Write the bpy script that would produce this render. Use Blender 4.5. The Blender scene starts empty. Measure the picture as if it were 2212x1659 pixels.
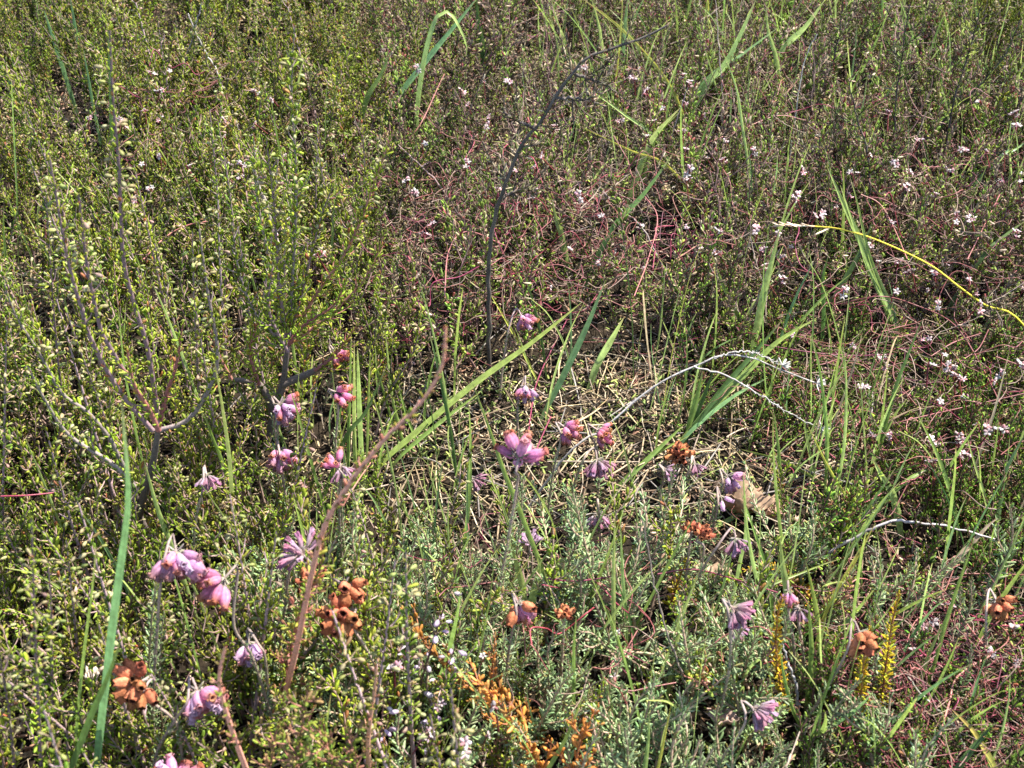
# Sunlit heath: heather, cross-leaved heath in flower, grass, dodder threads and dead straw seen from above.
import bpy, math, random
import numpy as np
from mathutils import Vector

rng = np.random.default_rng(7)
random.seed(7)
sc = bpy.context.scene
R = math.radians

# ------------------------------------------------------------------ camera geometry (used for planning the planting)
W, H = 2212.0, 1659.0                      # planning grid laid over the photograph
HFOV, PITCH, CAMZ = R(45), R(40), 0.62
FPX = W / 2 / math.tan(HFOV / 2)
CAM = np.array([0, 0, CAMZ])
FWD = np.array([0, math.cos(PITCH), -math.sin(PITCH)])
UPV = np.array([0, math.sin(PITCH), math.cos(PITCH)])
RGT = np.array([1.0, 0, 0])
ZUP = np.array([0, 0, 1.0])

def ray(u, v):
    return FWD + RGT * ((u - W / 2) / FPX) + UPV * ((H / 2 - v) / FPX)
def on_z(u, v, z=0.0):
    d = ray(u, v); return CAM + d * ((z - CAMZ) / d[2])
def on_plane(u, v, p0, tilt):
    t = R(tilt); n = np.array([0, -math.sin(t), math.cos(t)]); d = ray(u, v)
    return CAM + d * (n.dot(p0 - CAM) / n.dot(d))
def project(p):
    p = np.asarray(p, float) - CAM
    z = p @ FWD
    return W / 2 + FPX * (p @ RGT) / z, H / 2 - FPX * (p @ UPV) / z, z
def unit(v):
    v = np.asarray(v, float); return v / (np.linalg.norm(v, axis=-1, keepdims=True) + 1e-12)

# ------------------------------------------------------------------ noise, ground relief, planting zones
_perm = np.random.default_rng(3).random((64, 64))
def vnoise(x, y, s, seed=0):
    x = np.asarray(x, float) * s + 17.3 * seed + 100; y = np.asarray(y, float) * s + 9.1 * seed + 100
    i = np.floor(x).astype(int); j = np.floor(y).astype(int); fx = x - i; fy = y - j
    fx = fx * fx * (3 - 2 * fx); fy = fy * fy * (3 - 2 * fy)
    g = lambda a, b: _perm[a % 64, b % 64]
    return (g(i, j) * (1 - fx) + g(i + 1, j) * fx) * (1 - fy) + (g(i, j + 1) * (1 - fx) + g(i + 1, j + 1) * fx) * fy
def zg(x, y):
    return (vnoise(x, y, 5, 1) - .5) * .022 + (vnoise(x, y, 18, 2) - .5) * .010
def sstep(a, b, t):
    t = np.clip((t - a) / (b - a), 0, 1); return t * t * (3 - 2 * t)
def box(u, v, u0, u1, v0, v1, f=60):
    return sstep(u0 - f, u0 + f, u) * (1 - sstep(u1 - f, u1 + f, u)) * sstep(v0 - f, v0 + f, v) * (1 - sstep(v1 - f, v1 + f, v))
BIG = 9e4
def zones(x, y, z=.055):
    """weights of the planting kinds at ground points, measured at canopy height"""
    x = np.asarray(x, float); y = np.asarray(y, float)
    q = np.stack([x, y, np.full_like(x, z)], -1) - CAM
    d = np.maximum(q @ FWD, .05)
    u = W / 2 + FPX * (q @ RGT) / d; v = H / 2 - FPX * (q @ UPV) / d
    u = u + (vnoise(x, y, 11, 5) - .5) * 240; v = v + (vnoise(x, y, 11, 6) - .5) * 200
    cave = np.maximum(box(u, v, 850, 1400, 640, 720, 35), box(u, v, 560, 720, 840, 960, 40) * .8)     # bare and overhung by heather
    clear = np.maximum.reduce([box(u, v, 850, 1500, 660, 1090, 55), box(u, v, 1350, 1790, 840, 1130, 60),
                               box(u, v, 660, 900, 860, 1060, 40) * .7, box(u, v, 560, 730, 860, 1000, 40) * .9, cave])
    green = np.maximum.reduce([box(u, v, -BIG, 850, -BIG, 1010, 70), box(u, v, -BIG, 830, 980, 1180, 60) * .85, box(u, v, -BIG, 580, 950, BIG, 70),
                               box(u, v, 480, 1010, 1300, BIG, 80) * .9, box(u, v, 1990, BIG, -BIG, 190, 90) * .9])
    olive = box(u, v, 830, BIG, -BIG, 660, 80) * (1 - .8 * box(u, v, 1990, BIG, -BIG, 190, 90))
    low = np.maximum(box(u, v, 1560, BIG, 600, 1230, 80), box(u, v, 1750, BIG, 1150, BIG, 100) * .75)
    grey = np.maximum.reduce([box(u, v, 830, 1780, 1130, BIG, 70), box(u, v, 1700, 2100, 1250, BIG, 120) * .55,
                              box(u, v, 520, 860, 1180, 1480, 60) * .6])
    k = 1 - .93 * clear
    return dict(cave=cave, clear=clear, green=green * k, olive=olive * k, low=low * k, grey=grey * (1 - .75 * clear)), u, v
def canopy(x, y):
    z, _, _ = zones(np.atleast_1d(x), np.atleast_1d(y))
    h = np.maximum.reduce([z['green'] * .085, z['olive'] * .08, z['low'] * .045, z['grey'] * .062])
    return float(h[0]) if np.ndim(x) == 0 else h

# ------------------------------------------------------------------ materials
def new_mat(name):
    m = bpy.data.materials.new(name); m.use_nodes = True
    nt = m.node_tree; nt.nodes.clear(); return m, nt, nt.nodes, nt.links
def plant_mat(name, trans=.35, rough=.5, spec=.35, var=.35, hue=.03, grain=900, sat=1.0, veins=False, bump=0.0):
    m, nt, N, L = new_mat(name)
    out = N.new('ShaderNodeOutputMaterial'); at = N.new('ShaderNodeAttribute'); at.attribute_name = 'Col'
    oi = N.new('ShaderNodeObjectInfo'); tc = N.new('ShaderNodeTexCoord')
    nz = N.new('ShaderNodeTexNoise'); nz.inputs['Scale'].default_value = grain; nz.inputs['Detail'].default_value = 3
    L.new(tc.outputs['Object'], nz.inputs['Vector'])
    hs = N.new('ShaderNodeHueSaturation'); hs.inputs['Saturation'].default_value = sat
    mr = N.new('ShaderNodeMapRange'); mr.inputs['To Min'].default_value = .5 - hue; mr.inputs['To Max'].default_value = .5 + hue
    L.new(oi.outputs['Random'], mr.inputs['Value']); L.new(mr.outputs['Result'], hs.inputs['Hue'])
    m1 = N.new('ShaderNodeMath'); m1.operation = 'MULTIPLY'; m1.inputs[1].default_value = 7.31
    fr = N.new('ShaderNodeMath'); fr.operation = 'FRACT'
    L.new(oi.outputs['Random'], m1.inputs[0]); L.new(m1.outputs[0], fr.inputs[0])
    mv = N.new('ShaderNodeMapRange'); mv.inputs['To Min'].default_value = 1 - var; mv.inputs['To Max'].default_value = 1 + var
    L.new(fr.outputs[0], mv.inputs['Value'])
    mn = N.new('ShaderNodeMapRange'); mn.inputs['From Min'].default_value = .3; mn.inputs['From Max'].default_value = .7
    mn.inputs['To Min'].default_value = .72; mn.inputs['To Max'].default_value = 1.28
    L.new(nz.outputs['Fac'], mn.inputs['Value'])
    mm = N.new('ShaderNodeMath'); mm.operation = 'MULTIPLY'; L.new(mv.outputs[0], mm.inputs[0]); L.new(mn.outputs[0], mm.inputs[1])
    last = mm
    if veins:
        av = N.new('ShaderNodeAttribute'); av.attribute_name = 'vein'
        sv = N.new('ShaderNodeMath'); sv.operation = 'MULTIPLY'; sv.inputs[1].default_value = 34
        sn = N.new('ShaderNodeMath'); sn.operation = 'SINE'; L.new(av.outputs['Fac'], sv.inputs[0]); L.new(sv.outputs[0], sn.inputs[0])
        ma = N.new('ShaderNodeMath'); ma.operation = 'MULTIPLY_ADD'; ma.inputs[1].default_value = .13; ma.inputs[2].default_value = 1
        L.new(sn.outputs[0], ma.inputs[0])
        m3 = N.new('ShaderNodeMath'); m3.operation = 'MULTIPLY'; L.new(mm.outputs[0], m3.inputs[0]); L.new(ma.outputs[0], m3.inputs[1]); last = m3
    L.new(last.outputs[0], hs.inputs['Value']); L.new(at.outputs['Color'], hs.inputs['Color'])
    p = N.new('ShaderNodeBsdfPrincipled'); p.inputs['Roughness'].default_value = rough; p.inputs['Specular IOR Level'].default_value = spec
    L.new(hs.outputs['Color'], p.inputs['Base Color'])
    if bump:
        b = N.new('ShaderNodeBump'); b.inputs['Strength'].default_value = bump; b.inputs['Distance'].default_value = .0004
        L.new(nz.outputs['Fac'], b.inputs['Height']); L.new(b.outputs['Normal'], p.inputs['Normal'])
    if trans > 0:
        t = N.new('ShaderNodeBsdfTranslucent'); L.new(hs.outputs['Color'], t.inputs['Color'])
        mx = N.new('ShaderNodeMixShader'); mx.inputs['Fac'].default_value = trans
        L.new(p.outputs[0], mx.inputs[1]); L.new(t.outputs[0], mx.inputs[2]); L.new(mx.outputs[0], out.inputs['Surface'])
    else:
        L.new(p.outputs[0], out.inputs['Surface'])
    return m
M_LEAF = plant_mat('heather_leaf', .40, .5, .22, .40, .022)
M_GREY = plant_mat('heath_leaf', .34, .6, .2, .28, .015)
M_STEM = plant_mat('plant_stem', 0, .7, .2, .25, .012, bump=.4)
M_BUD = plant_mat('heather_bud', .4, .55, .3, .22, .02)
M_PETAL = plant_mat('heath_petal', .58, .8, .08, .2, .018, grain=700)
M_DRY = plant_mat('dried_bell', .2, .95, .03, .18, .012, grain=900, bump=1.0)
M_BLADE = plant_mat('grass_blade', .42, .38, .5, .22, .015, grain=220, veins=True)
M_STRAW = plant_mat('dead_straw', .15, .7, .2, .4, .012, grain=400, bump=.3)
M_DODDER = plant_mat('dodder_thread', .15, .45, .4, .3, .015, grain=500)
M_DEADLEAF = plant_mat('dead_tree_leaf', .25, .75, .15, .12, .01, grain=260, bump=.5)

def soil_mat():
    m, nt, N, L = new_mat('peaty_soil')
    out = N.new('ShaderNodeOutputMaterial'); p = N.new('ShaderNodeBsdfPrincipled'); tc = N.new('ShaderNodeTexCoord')
    nz = N.new('ShaderNodeTexNoise'); nz.inputs['Scale'].default_value = 160; nz.inputs['Detail'].default_value = 8; nz.inputs['Roughness'].default_value = .7
    L.new(tc.outputs['Object'], nz.inputs['Vector'])
    cr = N.new('ShaderNodeValToRGB'); e = cr.color_ramp.elements
    e[0].position = .35; e[0].color = (.006, .0045, .003, 1); e[1].position = .75; e[1].color = (.045, .033, .021, 1)
    L.new(nz.outputs['Fac'], cr.inputs['Fac']); L.new(cr.outputs['Color'], p.inputs['Base Color'])
    p.inputs['Roughness'].default_value = .95; p.inputs['Specular IOR Level'].default_value = .1
    b = N.new('ShaderNodeBump'); b.inputs['Strength'].default_value = 1; b.inputs['Distance'].default_value = .004
    L.new(nz.outputs['Fac'], b.inputs['Height']); L.new(b.outputs['Normal'], p.inputs['Normal'])
    L.new(p.outputs[0], out.inputs['Surface']); return m
M_SOIL = soil_mat()

# ------------------------------------------------------------------ mesh collecting
class Geo:
    def __init__(s): s.V = []; s.Q = []; s.C = []; s.X = []; s.n = 0
    def add(s, V, Q, C, X=None):
        V = np.asarray(V, float).reshape(-1, 3); Q = np.asarray(Q, int).reshape(-1, 4)
        C = np.asarray(C, float)
        if C.ndim == 1: C = np.repeat(C[None], len(V), 0)
        s.V.append(V); s.Q.append(Q + s.n); s.C.append(C); s.n += len(V)
        s.X.append(np.zeros(len(V)) if X is None else np.asarray(X, float))
    def mesh(s, name, mat, smooth=True):
        V = np.concatenate(s.V); Q = np.concatenate(s.Q); C = np.clip(np.concatenate(s.C), .002, .95); X = np.concatenate(s.X)
        me = bpy.data.meshes.new(name)
        me.vertices.add(len(V)); me.vertices.foreach_set('co', V.astype(np.float32).ravel())
        me.loops.add(len(Q) * 4); me.loops.foreach_set('vertex_index', Q.astype(np.int32).ravel())
        me.polygons.add(len(Q)); me.polygons.foreach_set('loop_start', np.arange(0, len(Q) * 4, 4, dtype=np.int32))
        me.update(calc_edges=True)
        a = me.color_attributes.new('Col', 'FLOAT_COLOR', 'POINT')
        a.data.foreach_set('color', np.concatenate([C, np.ones((len(C), 1))], 1).astype(np.float32).ravel())
        if np.any(X): me.attributes.new('vein', 'FLOAT', 'POINT').data.foreach_set('value', X.astype(np.float32))
        me.materials.append(mat)
        me.polygons.foreach_set('use_smooth', np.full(len(Q), smooth))
        me.validate(); me.update(); return me
    @property
    def empty(s): return s.n == 0

def spline(P, n):
    P = np.asarray(P, float)
    if len(P) == 2: return P[0] + (P[1] - P[0]) * np.linspace(0, 1, n)[:, None]
    Q = np.concatenate([[2 * P[0] - P[1]], P, [2 * P[-1] - P[-2]]])
    seg = np.linalg.norm(np.diff(P, axis=0), axis=1); cum = np.concatenate([[0], np.cumsum(seg)]); s = np.linspace(0, cum[-1], n)
    k = np.clip(np.searchsorted(cum, s, 'right') - 1, 0, len(P) - 2); t = ((s - cum[k]) / np.maximum(seg[k], 1e-9))[:, None]
    p0, p1, p2, p3 = Q[k], Q[k + 1], Q[k + 2], Q[k + 3]
    return .5 * (2 * p1 + (p2 - p0) * t + (2 * p0 - 5 * p1 + 4 * p2 - p3) * t * t + (3 * p1 - p0 - 3 * p2 + p3) * t ** 3)
def frames(P):
    T = unit(np.gradient(P, axis=0)); N = np.zeros_like(T)
    a = np.array([1, 0, 0.]) if abs(T[0][0]) < .8 else np.array([0, 1., 0])
    n = unit(a - T[0] * a.dot(T[0]))
    for i in range(len(P)):
        n = unit(n - T[i] * n.dot(T[i])); N[i] = n
    return T, N, np.cross(T, N)
def tube(g, P, r, C, sides=5):
    P = np.asarray(P, float); k = len(P); r = np.broadcast_to(np.asarray(r, float), (k,)) * 1.0
    T, N, B = frames(P); a = np.arange(sides) / sides * 2 * math.pi
    V = P[:, None] + r[:, None, None] * (N[:, None] * np.cos(a)[None, :, None] + B[:, None] * np.sin(a)[None, :, None])
    i = np.arange(k - 1)[:, None] * sides; j = np.arange(sides)[None]; j2 = (j + 1) % sides
    Q = np.stack([i + j, i + j2, i + sides + j2, i + sides + j], -1)
    C = np.asarray(C, float)
    if C.ndim == 2: C = np.repeat(C, sides, 0)
    g.add(V, Q, C)
_ring = [(0., .30), (.22, .82), (.6, 1.), (.88, .72), (1., .22)]
def leaves(g, P, D, L, Wd, C, thick=.5, bend=.18, flat=False, tip=None):
    """many small spindle leaves: base points P, directions D, lengths L, half widths Wd, colours C"""
    P = np.asarray(P, float).reshape(-1, 3); n = len(P)
    if n == 0: return
    D = unit(np.asarray(D, float).reshape(-1, 3)); L = np.broadcast_to(L, (n,)); Wd = np.broadcast_to(Wd, (n,))
    S = unit(np.cross(D, ZUP + rng.normal(0, .25, (n, 3)))); Nn = np.cross(S, D)
    rings = _ring if not flat else [(0., .35), (.45, 1.), (1., .12)]
    sd = 4
    ang = np.arange(sd) / sd * 2 * math.pi
    V = np.zeros((n, len(rings), sd, 3))
    for i, (s, w) in enumerate(rings):
        c = P + D * (L * s)[:, None] + Nn * (L * bend * s * s)[:, None]
        for j in range(sd):
            V[:, i, j] = c + S * (Wd * w * math.cos(ang[j]))[:, None] + Nn * (Wd * w * thick * math.sin(ang[j]))[:, None]
    m = len(rings) * sd
    q = []
    for i in range(len(rings) - 1):
        for j in range(sd): q.append((i * sd + j, i * sd + (j + 1) % sd, (i + 1) * sd + (j + 1) % sd, (i + 1) * sd + j))
    q.append(tuple((len(rings) - 1) * sd + j for j in range(sd)))
    q = np.array(q); Q = (np.arange(n)[:, None, None] * m + q[None]).reshape(-1, 4)
    C = np.asarray(C, float)
    if C.ndim == 1: C = np.repeat(C[None], n, 0)
    CC = np.repeat(C[:, None], m, 1)
    if tip is not None:
        w = np.repeat(np.array([s for s, _ in rings]), sd)[None, :, None] ** 2 * .6
        CC = CC * (1 - w) + np.asarray(tip)[None, None] * w
    g.add(V.reshape(-1, 3), Q, CC.reshape(-1, 3))
def pick(pal, n):
    pal = np.asarray([p[:3] for p in pal], float), np.asarray([p[3] for p in pal], float)
    i = rng.choice(len(pal[0]), n, p=pal[1] / pal[1].sum())
    return pal[0][i] * rng.uniform(.75, 1.25, (n, 1)) * rng.uniform(.93, 1.07, (n, 3))

PAL = dict(
    green=[(.22, .27, .03, 5), (.16, .22, .025, 4), (.30, .33, .05, 3), (.34, .24, .10, 1.6), (.09, .13, .02, 2)],
    bright=[(.27, .33, .03, 5), (.21, .28, .03, 4), (.34, .36, .06, 2), (.34, .16, .06, .6)],
    olive=[(.19, .25, .05, 6.5), (.27, .19, .12, 2.4), (.42, .34, .23, 2.4), (.25, .07, .07, 1.8), (.26, .34, .06, 5.5), (.12, .07, .06, .6)],
    low=[(.16, .27, .035, 5), (.26, .36, .05, 3), (.07, .12, .02, 3), (.26, .11, .06, 1), (.28, .22, .12, .8)],
    grey=[(.28, .37, .17, 5), (.35, .42, .23, 3), (.19, .28, .11, 3), (.36, .34, .12, 1)],
    yellow=[(.62, .50, .03, 4), (.66, .42, .03, 2), (.46, .46, .05, 2)],
    orange=[(.58, .25, .06, 4), (.50, .20, .05, 3), (.62, .33, .11, 2)],
    dead=[(.25, .19, .13, 4), (.15, .11, .07, 3), (.36, .29, .20, 2), (.20, .09, .07, 2), (.19, .20, .07, 2.5)],
    foreg=[(.30, .32, .05, 5), (.36, .24, .10, 3), (.38, .19, .12, 2), (.20, .28, .04, 3)])
STEMC = dict(green=(.22, .15, .13), bright=(.24, .16, .13), olive=(.17, .10, .09), low=(.11, .06, .045), grey=(.34, .24, .17), yellow=(.28, .12, .05),
             orange=(.30, .13, .06), dead=(.10, .08, .07), foreg=(.30, .13, .10))

def rand_perp(T, N, B, az): return N * np.cos(az)[:, None] + B * np.sin(az)[:, None]
def leafy(gf, P, pal, f0=.3, gap=.0021, ll=.0036, lw=.00062, ang=38, tipc=None, thick=.55, whorl=2, shrink=.45, jit=14, dens=1.0):
    """clothe a stem curve P with opposite or whorled leaves from fraction f0 to its tip"""
    seg = np.linalg.norm(np.diff(P, axis=0), axis=1); L = seg.sum()
    m = max(2, int(L * (1 - f0) / gap)); s = np.linspace(f0, .995, m) + rng.uniform(-.3, .3, m) * gap / L
    k = np.clip(s * (len(P) - 1), 0, len(P) - 1.001); i = k.astype(int); fr = (k - i)[:, None]
    T, N, B = frames(P)
    c = P[i] * (1 - fr) + P[i + 1] * fr
    pts, dirs, ln = [], [], []
    for w in range(whorl):
        keep = rng.random(m) < dens
        az = np.arange(m) * (math.pi / whorl) + w * 2 * math.pi / whorl + rng.normal(0, .18, m)
        rad = rand_perp(T[i], N[i], B[i], az)
        e = np.radians(ang * (1 - .55 * ((s - f0) / (1 - f0)) ** 3) + rng.normal(0, jit, m))
        d = T[i] * np.cos(e)[:, None] + rad * np.sin(e)[:, None]
        pts.append((c + rad * .0004)[keep]); dirs.append(d[keep])
        ln.append((ll * rng.uniform(.75, 1.25, m) * (1 - shrink * ((s - f0) / (1 - f0)) ** 2))[keep])
    pts = np.concatenate(pts); dirs = np.concatenate(dirs); ln = np.concatenate(ln)
    leaves(gf, pts, dirs, ln, ln / ll * lw, pick(PAL[pal], len(pts)), thick=thick, tip=tipc)
BUDC = [(.33, .31, .15, 5), (.27, .24, .11, 4), (.34, .22, .17, 1.2), (.24, .27, .08, 4)]
def budded(gb, gs, P, f0, f1, gap=.0042, size=.0026, pal=None, per=2):
    L = np.linalg.norm(np.diff(P, axis=0), axis=1).sum(); m = max(2, int(L * (f1 - f0) / gap)); T, N, B = frames(P)
    pts, dirs = [], []
    for s in np.linspace(f0, f1, m):
        i = min(int(s * (len(P) - 1)), len(P) - 1)
        for _ in range(per):
            if rng.random() < .35: continue
            a = rng.uniform(0, 6.28); r = N[i] * math.cos(a) + B[i] * math.sin(a)
            d = unit(r * .9 + T[i] * .35); p = P[i] + d * rng.uniform(.0025, .0045)
            tube(gs, np.array([P[i], p]), .00022, (.22, .16, .10), 3)
            pts.append(p); dirs.append(unit(d + np.array([0, 0, -.55])))
    n = len(pts); sz = size * rng.uniform(.75, 1.25, n)
    leaves(gb, pts, dirs, sz, sz * .33, pick(pal or BUDC, n), thick=.9, bend=.05)

def calluna(P, pal='green', buds=0.0, side=1.0, f0=.35, r0=.0009, ll=.0050, stemc=None, sidelen=.024, gap=.0034, tipc=None, lw=None, n=None, side0=.2, budpal=None, budkw=None):
    """a heather shoot along the curve P: stem, foliage, buds"""
    gs, gf, gb = Geo(), Geo(), Geo()
    P = spline(P, n or 26); L = np.linalg.norm(np.diff(P, axis=0), axis=1).sum()
    sc_ = np.array(stemc or STEMC[pal]) * rng.uniform(.85, 1.15)
    t = np.linspace(0, 1, len(P))
    tube(gs, P, r0 * (1 - .72 * t), sc_ * (1 - .0 * t[:, None]), 5)
    lw = lw or ll * .2
    leafy(gf, P, pal, f0, gap, ll, lw, tipc=tipc)
    T, N, B = frames(P)
    ns = int(L * (0.95 - side0) / .0085 * side); az = rng.uniform(0, 6.28)
    for q in range(ns):
        s = side0 + (.93 - side0) * (q + rng.uniform(0, .8)) / max(ns, 1); i = min(int(s * (len(P) - 1)), len(P) - 2); az += 2.4 + rng.normal(0, .3)
        r = N[i] * math.cos(az) + B[i] * math.sin(az)
        l = sidelen * rng.uniform(.45, 1.15) * (1.1 - .65 * s)
        d0 = unit(T[i] * .75 + r * .75); d1 = unit(d0 + T[i] * .6 + ZUP * .3)
        C = spline([P[i], P[i] + d0 * l * .5, P[i] + d0 * l * .5 + d1 * l * .5], 8)
        tube(gs, C, .00045 * (1 - .5 * np.linspace(0, 1, 8)), sc_ * 1.15, 4)
        leafy(gf, C, pal, .08, gap, ll * .9, lw * .95, tipc=tipc)
    if buds > 0:
        budded(gb, gs, P, max(.05, .93 - buds), .93, pal=budpal, **(budkw or {}))
    return gs, gf, gb
def erica(P, pal='grey', ll=.0054, gap=.0034, f0=.15, r0=.0009, whorl=4, side=0, ang=58, stemc=None, lw=.00068):
    gs, gf = Geo(), Geo(); P = spline(P, 22)
    sc_ = np.array(stemc or STEMC[pal]) * rng.uniform(.85, 1.15)
    tube(gs, P, r0 * (1 - .55 * np.linspace(0, 1, len(P))), sc_, 6)
    leafy(gf, P, pal, f0, gap, ll, lw, ang=ang, whorl=whorl, thick=.45, shrink=.5, jit=10)
    T, N, B = frames(P)
    for q in range(side):
        s = rng.uniform(.25, .8); i = int(s * 21); a = rng.uniform(0, 6.28); r = N[i] * math.cos(a) + B[i] * math.sin(a)
        l = rng.uniform(.015, .032); d = unit(T[i] + r * .8)
        C = spline([P[i], P[i] + d * l * .5, P[i] + d * l * .5 + unit(d + T[i]) * l * .5], 9)
        tube(gs, C, r0 * .55, sc_, 5); leafy(gf, C, pal, .1, gap, ll * .9, lw * .95, ang=ang, whorl=whorl, thick=.45, shrink=.5, jit=10)
    return gs, gf

# ------------------------------------------------------------------ object linking
coll = sc.collection
def tag(o, label=None, cat=None, group=None, kind=None):
    if label: o['label'] = label
    if cat: o['category'] = cat
    if group: o['group'] = group
    if kind: o['kind'] = kind
    return o
def obj(name, mesh, parent=None, loc=None, rot=None, scale=None):
    o = bpy.data.objects.new(name, mesh); coll.objects.link(o)
    if parent: o.parent = parent
    if loc is not None: o.location = Vector([float(a) for a in loc])
    if rot is not None: o.rotation_euler = rot
    if scale is not None: o.scale = (scale,) * 3 if np.isscalar(scale) else scale
    return o
def thing(name, loc): 
    o = obj(name, None, loc=loc); o.empty_display_size = .01; return o
def copy_thing(root, loc, rot, scale):
    r = root.copy(); coll.objects.link(r); r.location = Vector([float(a) for a in loc]); r.rotation_euler = rot; r.scale = (scale,) * 3
    for ch in list(root.children):
        c = ch.copy(); coll.objects.link(c); c.parent = r
    return r
ITEMS = []        # repeated things waiting for a label: (object, look, category, group, centre)
KEEP = []         # spots kept free of undergrowth in front: (u, v, depth, radius)
def keep(p, r=16):
    u, v, d = project(p); KEEP.append((u, v, d, r))
def keep_line(P, r=9, n=8):
    for p in spline(P, n): keep(p, r)
def trace(px, tilt=88, z0=None, root=True):
    """turn a stem drawn on the planning grid (base first) into a curve standing on the heath"""
    u, v = px[0]
    if z0 is None:
        z0 = .03
        for _ in range(4):
            p = on_z(u, v, z0); z0 = .75 * canopy(p[0], p[1]) + zg(p[0], p[1])
    p0 = on_z(u, v, z0); P = [p0] + [on_plane(a, b, p0, tilt) for a, b in px[1:]]
    g = zg(p0[0], p0[1])
    if root and z0 - g > .004:
        d = unit(P[1] - P[0]); d = unit(d + ZUP * .8)
        P = [p0 - d * (z0 - g) / max(d[2], .35)] + P
    return np.array(P)

# ================================================================== THE SETTING
def ground():
    a = np.concatenate([-np.geomspace(60, 1.6, 14), np.linspace(-1.5, 1.5, 151), np.geomspace(1.6, 60, 14)])
    b = np.concatenate([-np.geomspace(30, .4, 10), np.linspace(-.3, 3, 166), np.geomspace(3.2, 80, 14)])
    X, Y = np.meshgrid(a, b, indexing='ij'); Z = zg(X, Y) - .001
    V = np.stack([X, Y, Z], -1).reshape(-1, 3); n = len(b)
    i = np.arange(len(a) - 1)[:, None] * n; j = np.arange(n - 1)[None]
    Q = np.stack([i + j, i + n + j, i + n + j + 1, i + j + 1], -1)
    g = Geo(); g.add(V, Q, (.04, .03, .02))
    tag(obj('ground', g.mesh('ground', M_SOIL)), 'dark peaty soil under the heath plants', 'ground', kind='structure')
ground()

# ------------------------------------------------------------------ plants to copy
def arch(L, lean=.15, wob=.06):
    a = rng.uniform(0, 6.28); b = rng.uniform(0, 6.28)
    d = np.array([math.cos(a), math.sin(a), 0]); e = np.array([math.cos(b), math.sin(b), 0])
    return np.array([[0, 0, 0], d * L * lean * .25 + ZUP * L * .35, d * L * lean * .6 + e * L * wob + ZUP * L * .7, d * L * lean + ZUP * L * .98])
def kit(pal, n, Lr, buds=0., **kw):
    out = []
    for i in range(n):
        L = rng.uniform(*Lr)
        out.append((L, calluna(arch(L, rng.uniform(.05, .3)), pal, buds=rng.uniform(.6, 1.2) * buds, n=18, **kw)))
    return out
KITS = dict(
    green=kit('green', 4, (.085, .125), 0, f0=.3, sidelen=.026) + kit('bright', 3, (.085, .125), 0, f0=.3, sidelen=.026) + kit('green', 3, (.09, .125), .3, f0=.3, side=.6),
    olive=kit('olive', 6, (.08, .12), 0, f0=.3, sidelen=.026, gap=.0034) + kit('dead', 3, (.07, .12), 0, f0=.3, gap=.0038),
    low=kit('low', 6, (.045, .07), 0, f0=.15, sidelen=.02, ll=.0040, gap=.003, side=1.2),
    grey=[(L, erica(arch(L, rng.uniform(.05, .3)), side=s) + (Geo(),)) for L, s in [(.06, 0), (.075, 2), (.085, 1), (.07, 3), (.09, 2), (.065, 1)]])
def spike(L):
    a = rng.uniform(0, 6.28); d = np.array([math.cos(a), math.sin(a), 0]); l = rng.uniform(0, .12)
    return np.array([[0, 0, 0], d * L * l * .2 + ZUP * L * .35, d * L * l * .5 + ZUP * L * .7, d * L * l + ZUP * L])
KITS['spike'] = [(L, calluna(spike(L), p, buds=b, n=26, f0=.3, side=.55, sidelen=.016, ll=.0046, gap=.0034, r0=.00125, stemc=(.32, .22, .22), budkw=dict(gap=.0042, size=.0030, per=2)))
                 for L, p, b in [(.15, 'bright', .45), (.17, 'green', .55), (.14, 'bright', .35), (.18, 'bright', .5), (.16, 'green', .3), (.19, 'green', .45), (.13, 'bright', .5)]]
KITS['spray'] = KITS['green'] + KITS['spike']
def merged(parts):
    """one mesh with several materials for the uncountable undergrowth"""
    g = Geo(); idx = []
    mats = []
    for p, m in parts:
        if p.empty: continue
        q0 = sum(len(q) for q in g.Q)
        for V, Q, C, X in zip(p.V, p.Q, p.C, p.X):
            off = sum(len(v) for v in p.V[:0])
            pass
        V = np.concatenate(p.V); Q = np.concatenate(p.Q); C = np.concatenate(p.C)
        g.add(V, Q, C); idx += [len(mats)] * len(Q); mats.append(m)
    me = g.mesh('undergrowth', mats[0])
    for m in mats[1:]: me.materials.append(m)
    me.polygons.foreach_set('material_index', np.array(idx, dtype=np.int32)); me.update(); return me

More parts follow.
